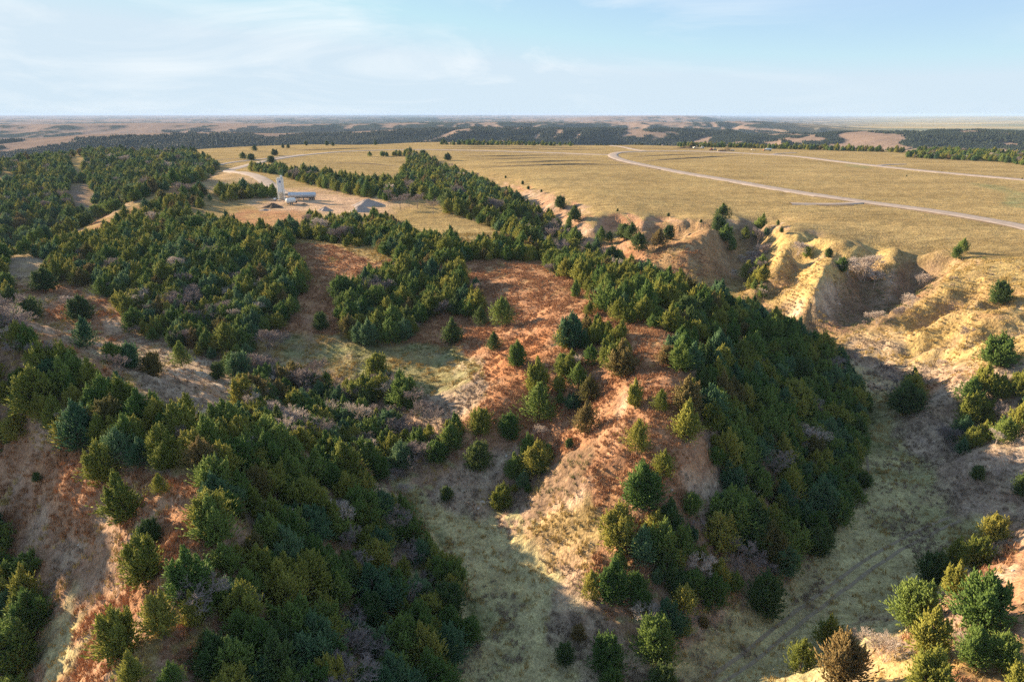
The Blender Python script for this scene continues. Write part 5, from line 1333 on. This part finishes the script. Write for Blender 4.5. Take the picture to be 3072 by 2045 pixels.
# vehicles
def pickup(qx, qy, label, rz, mat, L=5.6):
    t = place('pickup_truck', qx, qy, label, 'pickup', rz)
    MB().box((0, 0, .85), (L, 1.95, .7), bev=.12).build('body', mat, t)
    MB().box((.35, 0, 1.5), (2.2, 1.75, .75), bev=.16, taper=.8).build('cab', mat, t)
    MB().box((.35, 0, 1.5), (2.02, 1.80, .42), taper=.86).build('side_window', M_GLASS, t)
    MB().box((.35, 0, 1.52), (2.24, 1.5, .40), taper=.86).build('windscreen', M_GLASS, t)
    MB().box((-1.75, 0, 1.22), (1.8, 1.5, .05)).build('load_bed', M_DARKM, t)
    for x in (-1.7, 1.75):
        for y in (-.9, .9): wheel(t, (x, y, .4), .4, .26)
    for y in (-.65, .65): MB().box((L / 2, y, .95), (.06, .35, .2)).build('headlight', M_STEEL, t)
    return t
pickup(562, 421, 'white pickup parked beside the track above the silo', math.radians(-60), M_WHITE)
pickup(1684, 346.5, 'small white pickup right of the brush pile on the far plateau', math.radians(10), M_WHITE)
pickup(1654, 346.6, 'small cream pickup at the left of the brush pile, far plateau', math.radians(20), M_TAN)

def camper(qx, qy, label, rz, L, mat=M_WHITE):
    t = place('camper_van', qx, qy, label, 'camper', rz)
    MB().box((0, 0, 1.75), (L, 2.5, 2.3), bev=.2).build('body', mat, t)
    MB().box((L / 2 + .55, 0, 1.25), (1.3, 2.2, 1.3), bev=.25).build('cab', mat, t)
    for k in range(3): MB().box((-L * .32 + k * L * .26, -1.26, 2.1), (1.2, .05, .6)).build('window', M_GLASS, t)
    MB().box((0, -1.26, 1.1), (L * .9, .04, .35)).build('stripe', M_REDP, t)
    MB().box((L * .36, -1.27, 1.55), (.8, .05, 1.7)).build('door', M_STEEL, t)
    MB().box((-L * .1, 0, 3.0), (1.0, .8, .3), bev=.05).build('roof_unit', mat, t)
    for x in (-L * .3, L * .42):
        for y in (-1.05, 1.05): wheel(t, (x, y, .45), .45, .3)
    return t
camper(380.5, 352, 'white camper on the grass at the far left crest', math.radians(160), 7.0)
# tank truck, far plateau
t = place('tank_truck', 1764.5, 346.5, 'white tank truck standing on the far plateau', 'truck', math.radians(188))
MB().tank((-5.6, 0, 2.3), (2.3, 0, 2.3), 1.25, 18).build('tank', M_WHITE, t, True)
MB().box((-.8, 0, .95), (11, .9, .3)).build('chassis', M_DARKM, t)
MB().box((4.3, 0, 1.9), (2.2, 2.4, 2.2), bev=.2).build('cab', M_TAN, t)
MB().box((4.6, 0, 2.4), (1.7, 2.44, .7), taper=.95).build('window', M_GLASS, t)
MB().box((5.6, 0, 1.25), (.9, 2.0, 1.1), bev=.15).build('bonnet', M_REDP, t)
for x in (-4.8, -3.5, 4.6):
    for y in (-1.0, 1.0): wheel(t, (x, y, .52), .52, .35)
def trailer(qx, qy, label, rz, L, mat):
    t = place('flatbed_trailer', qx, qy, label, 'trailer', rz)
    MB().box((0, 0, .9), (L, 2.4, .2)).build('deck', mat, t); MB().box((L / 2 + .8, 0, .8), (1.6, .25, .18)).build('tow_bar', M_DARKM, t)
    MB().box((-L / 2 + .1, 0, 1.25), (.12, 2.3, .6)).build('tail_board', mat, t)
    for x in (-.9, .1):
        for y in (-1.1, 1.1): wheel(t, (x, y, .4), .4, .25)
trailer(1731.6, 345.5, 'small low white trailer left of the tank truck', .1, 5.0, M_WHITE)
trailer(1606, 341.5, 'long flat trailer between two machines on the far plateau', .05, 9.0, M_TAN)
def excavator(qx, qy, label, rz, mat):
    t = place('excavator', qx, qy, label, 'excavator', rz)
    for y in (-1.2, 1.2): MB().box((0, y, .5), (4.2, .65, .95), bev=.3).build('track', M_DARKM, t)
    MB().box((-.7, .1, 1.75), (3.0, 2.6, 1.3), bev=.15).build('engine_house', mat, t)
    c = MB().box((.95, .75, 2.2), (1.5, 1.1, 1.9), bev=.12).build('cab', mat, t)
    MB().box((1.1, .75, 2.5), (1.35, 1.14, 1.0)).build('window', M_GLASS, c)
    MB().cyl((1.0, -.3, 1.7), (3.6, -.3, 4.3), .3, .25, seg=6).build('boom', mat, t); MB().cyl((3.6, -.3, 4.3), (5.4, -.3, 1.9), .22, .16, seg=6).build('stick', mat, t)
    MB().box((5.4, -.3, 1.2), (.9, 1.1, .9), taper=.7).build('bucket', M_DARKM, t)
excavator(1597, 341.5, 'excavator at the left end of the machines on the far plateau', math.radians(20), M_STEEL)
def loader(qx, qy, label, rz, mat):
    t = place('wheel_loader', qx, qy, label, 'loader', rz)
    MB().box((-1.2, 0, 1.6), (3.2, 2.2, 1.3), bev=.15).build('engine_house', mat, t); MB().box((1.2, 0, 1.3), (1.8, 1.4, .9), bev=.1).build('front_frame', mat, t)
    c = MB().box((.1, 0, 2.7), (1.6, 1.6, 1.6), bev=.12, taper=.9).build('cab', mat, t); MB().box((.1, 0, 2.8), (1.64, 1.64, .9), taper=.92).build('window', M_GLASS, c)
    for y in (-.6, .6): MB().cyl((1.4, y, 2.0), (3.4, y, .9), .14, seg=6).build('lift_arm', mat, t)
    MB().box((3.9, 0, .75), (1.1, 2.7, 1.0), taper=.75).build('bucket', M_DARKM, t)
    for x in (-1.6, 1.5):
        for y in (-1.1, 1.1): wheel(t, (x, y, .75), .75, .55)
loader(1614.6, 341, 'white wheel loader right of the flat trailer, far plateau', math.radians(190), M_WHITE)
loader(1643, 345, 'tan wheel loader beside a dark bush on the far plateau', math.radians(30), M_TAN)
loader(1636, 345.5, 'red wheel loader at the road side on the far plateau', math.radians(200), M_REDP)
# brush pile
def brush(qx, qy, label, w, h, seed):
    x0, y0 = hit(qx, qy); z0 = h1(x0, y0); r = np.random.default_rng(seed); sg = []
    for k in range(260):
        p = np.array((r.normal() * w * .2, r.normal() * w * .14, 0)); d = max(0, 1 - np.hypot(p[0] / (w * .5), p[1] / (w * .35)))
        p[2] = h * d * r.random(); v = norm(r.normal(size=3) * np.array((1, 1, .45))); sg.append((p - v * 1.1, p + v * 1.1, .10, .04))
    V, F = tubes(sg, 4); me = mesh_from('brush_pile', V, F, [M_WOODP]); o = bpy.data.objects.new('brush_pile', me); COL.objects.link(o); o.location = (x0, y0, z0)
    o['label'] = label; o['category'] = 'brush pile'
brush(1672.6, 347, 'heaped brush pile among the machines on the far plateau', 22, 5.5, 21)
brush(1660, 347.5, 'lower brush pile left of the heaped one, far plateau', 16, 3.0, 22)
# shed and poles
t = place('shed', 298.5, 351, 'small white shed at the far left crest among cedars', 'shed', .3)
MB().box((0, 0, 1.5), (4, 3.2, 3.0)).build('wall', M_WHITE, t)
m = MB(); v = [m.bm.verts.new(p) for p in ((-2.2, -1.8, 3), (2.2, -1.8, 3), (2.2, 1.8, 3), (-2.2, 1.8, 3), (-2.2, 0, 4.1), (2.2, 0, 4.1))]
for f in ((0, 1, 5, 4), (2, 3, 4, 5), (0, 4, 3), (1, 2, 5), (3, 2, 1, 0)): m.bm.faces.new([v[i] for i in f])
m.build('roof', M_STEEL, t); MB().box((.4, -1.63, 1.05), (1.0, .05, 2.1)).build('door', M_WOODP, t); MB().box((-1.1, -1.63, 1.8), (.8, .05, .7)).build('window', M_GLASS, t)
def pole(qx, qy, label, hgt, cross=True):
    t = place('utility_pole', qx, qy, label, 'utility pole', .5, 'utility poles on the far hills')
    MB().cyl((0, 0, -.5), (0, 0, hgt), .55, .4, seg=8).build('post', M_STEEL, t)
    MB().cyl((-2.4, 0, hgt * .92), (2.4, 0, hgt * .92), .2, seg=6).build('crossarm', M_STEEL, t)
    for x in (-2.2, 0, 2.2): MB().cyl((x, 0, hgt * .92), (x, 0, hgt * .92 + .9), .18, seg=6).build('insulator', M_WHITE, t)
pole(295, 316, 'thin pale utility pole on a far left hill crest', 24)
pole(499, 337, 'pale utility pole beyond the left field edge', 22)
# scattered pale stones on the bare banks
STN = [(165,1068,12),(430,1195,8),(205,1065,7),(318,1240,8),(250,1290,6),(300,1255,9),(180,1250,7),(1500,1135,10),(1545,1130,8),(1110,1155,14),(1100,1165,10),(1165,1045,12),(2300,1340,12),(2260,1390,10),(2230,1420,12),(2330,1310,10),(270,745,9),(282,752,7),(2050,650,8),(1830,715,9),(1820,725,7),(1930,700,8),(360,1180,7),(150,1310,6)]
M_STONE = gravel_mat('pale_stone', (.42, .37, .32), (.60, .54, .48), 1.5)
def stone_mesh(seed):
    bm = bmesh.new(); bmesh.ops.create_icosphere(bm, subdivisions=2, radius=1.0); r = np.random.default_rng(seed); a = r.normal(size=(6, 3))
    for v in bm.verts:
        k = 1 + sum(.10 * math.sin(3 * v.co.dot(Vector(q)) + i) for i, q in enumerate(a)); v.co = Vector((v.co.x * k, v.co.y * k * .75, v.co.z * k * .55))
    me = bpy.data.meshes.new('stone'); bm.to_mesh(me); bm.free(); me.materials.append(M_STONE); return me
sms = [stone_mesh(i) for i in range(4)]
SW = ['on the upper brown slope at left', 'beside the sunlit patch of the left ridge', 'next to the upper left stone', 'under the tall olive cedar', 'low on the brown foreground slope', 'right of the dark round bush', 'in the middle of the brown slope', 'at the lower end of the sunlit ridge', 'right of the ridge end cedar', 'at the foot of the grey bank', 'lowest at the grey bank', 'on the pale bank above the gully', 'on the rocky bank at bottom right', 'below the rocky bank at bottom right', 'left on the rocky bank, bottom right', 'uppermost on the rocky bank, bottom right', 'on the far left red bank', 'second on the far left red bank', 'under the rim in the amphitheatre', 'on the pale bluff face', 'lower on the pale bluff face', 'at the right of the pale bluff', 'below the small bright cedar', 'far down the brown slope']
for i, ((qx, qy, w), wh) in enumerate(zip(STN, SW)):
    x, y = hit(qx, qy); z = h1(x, y); k = w / px_per_m(x, y, z) / 2
    o = bpy.data.objects.new('stone', sms[i % 4]); COL.objects.link(o); o.location = (x, y, z + k * .1); o.scale = (k, k, k); o.rotation_euler = (.2 * (i % 3), 0, i * 1.3)
    o['label'] = 'pale stone ' + wh; o['category'] = 'stone'; o['group'] = 'pale stones on the bare banks'
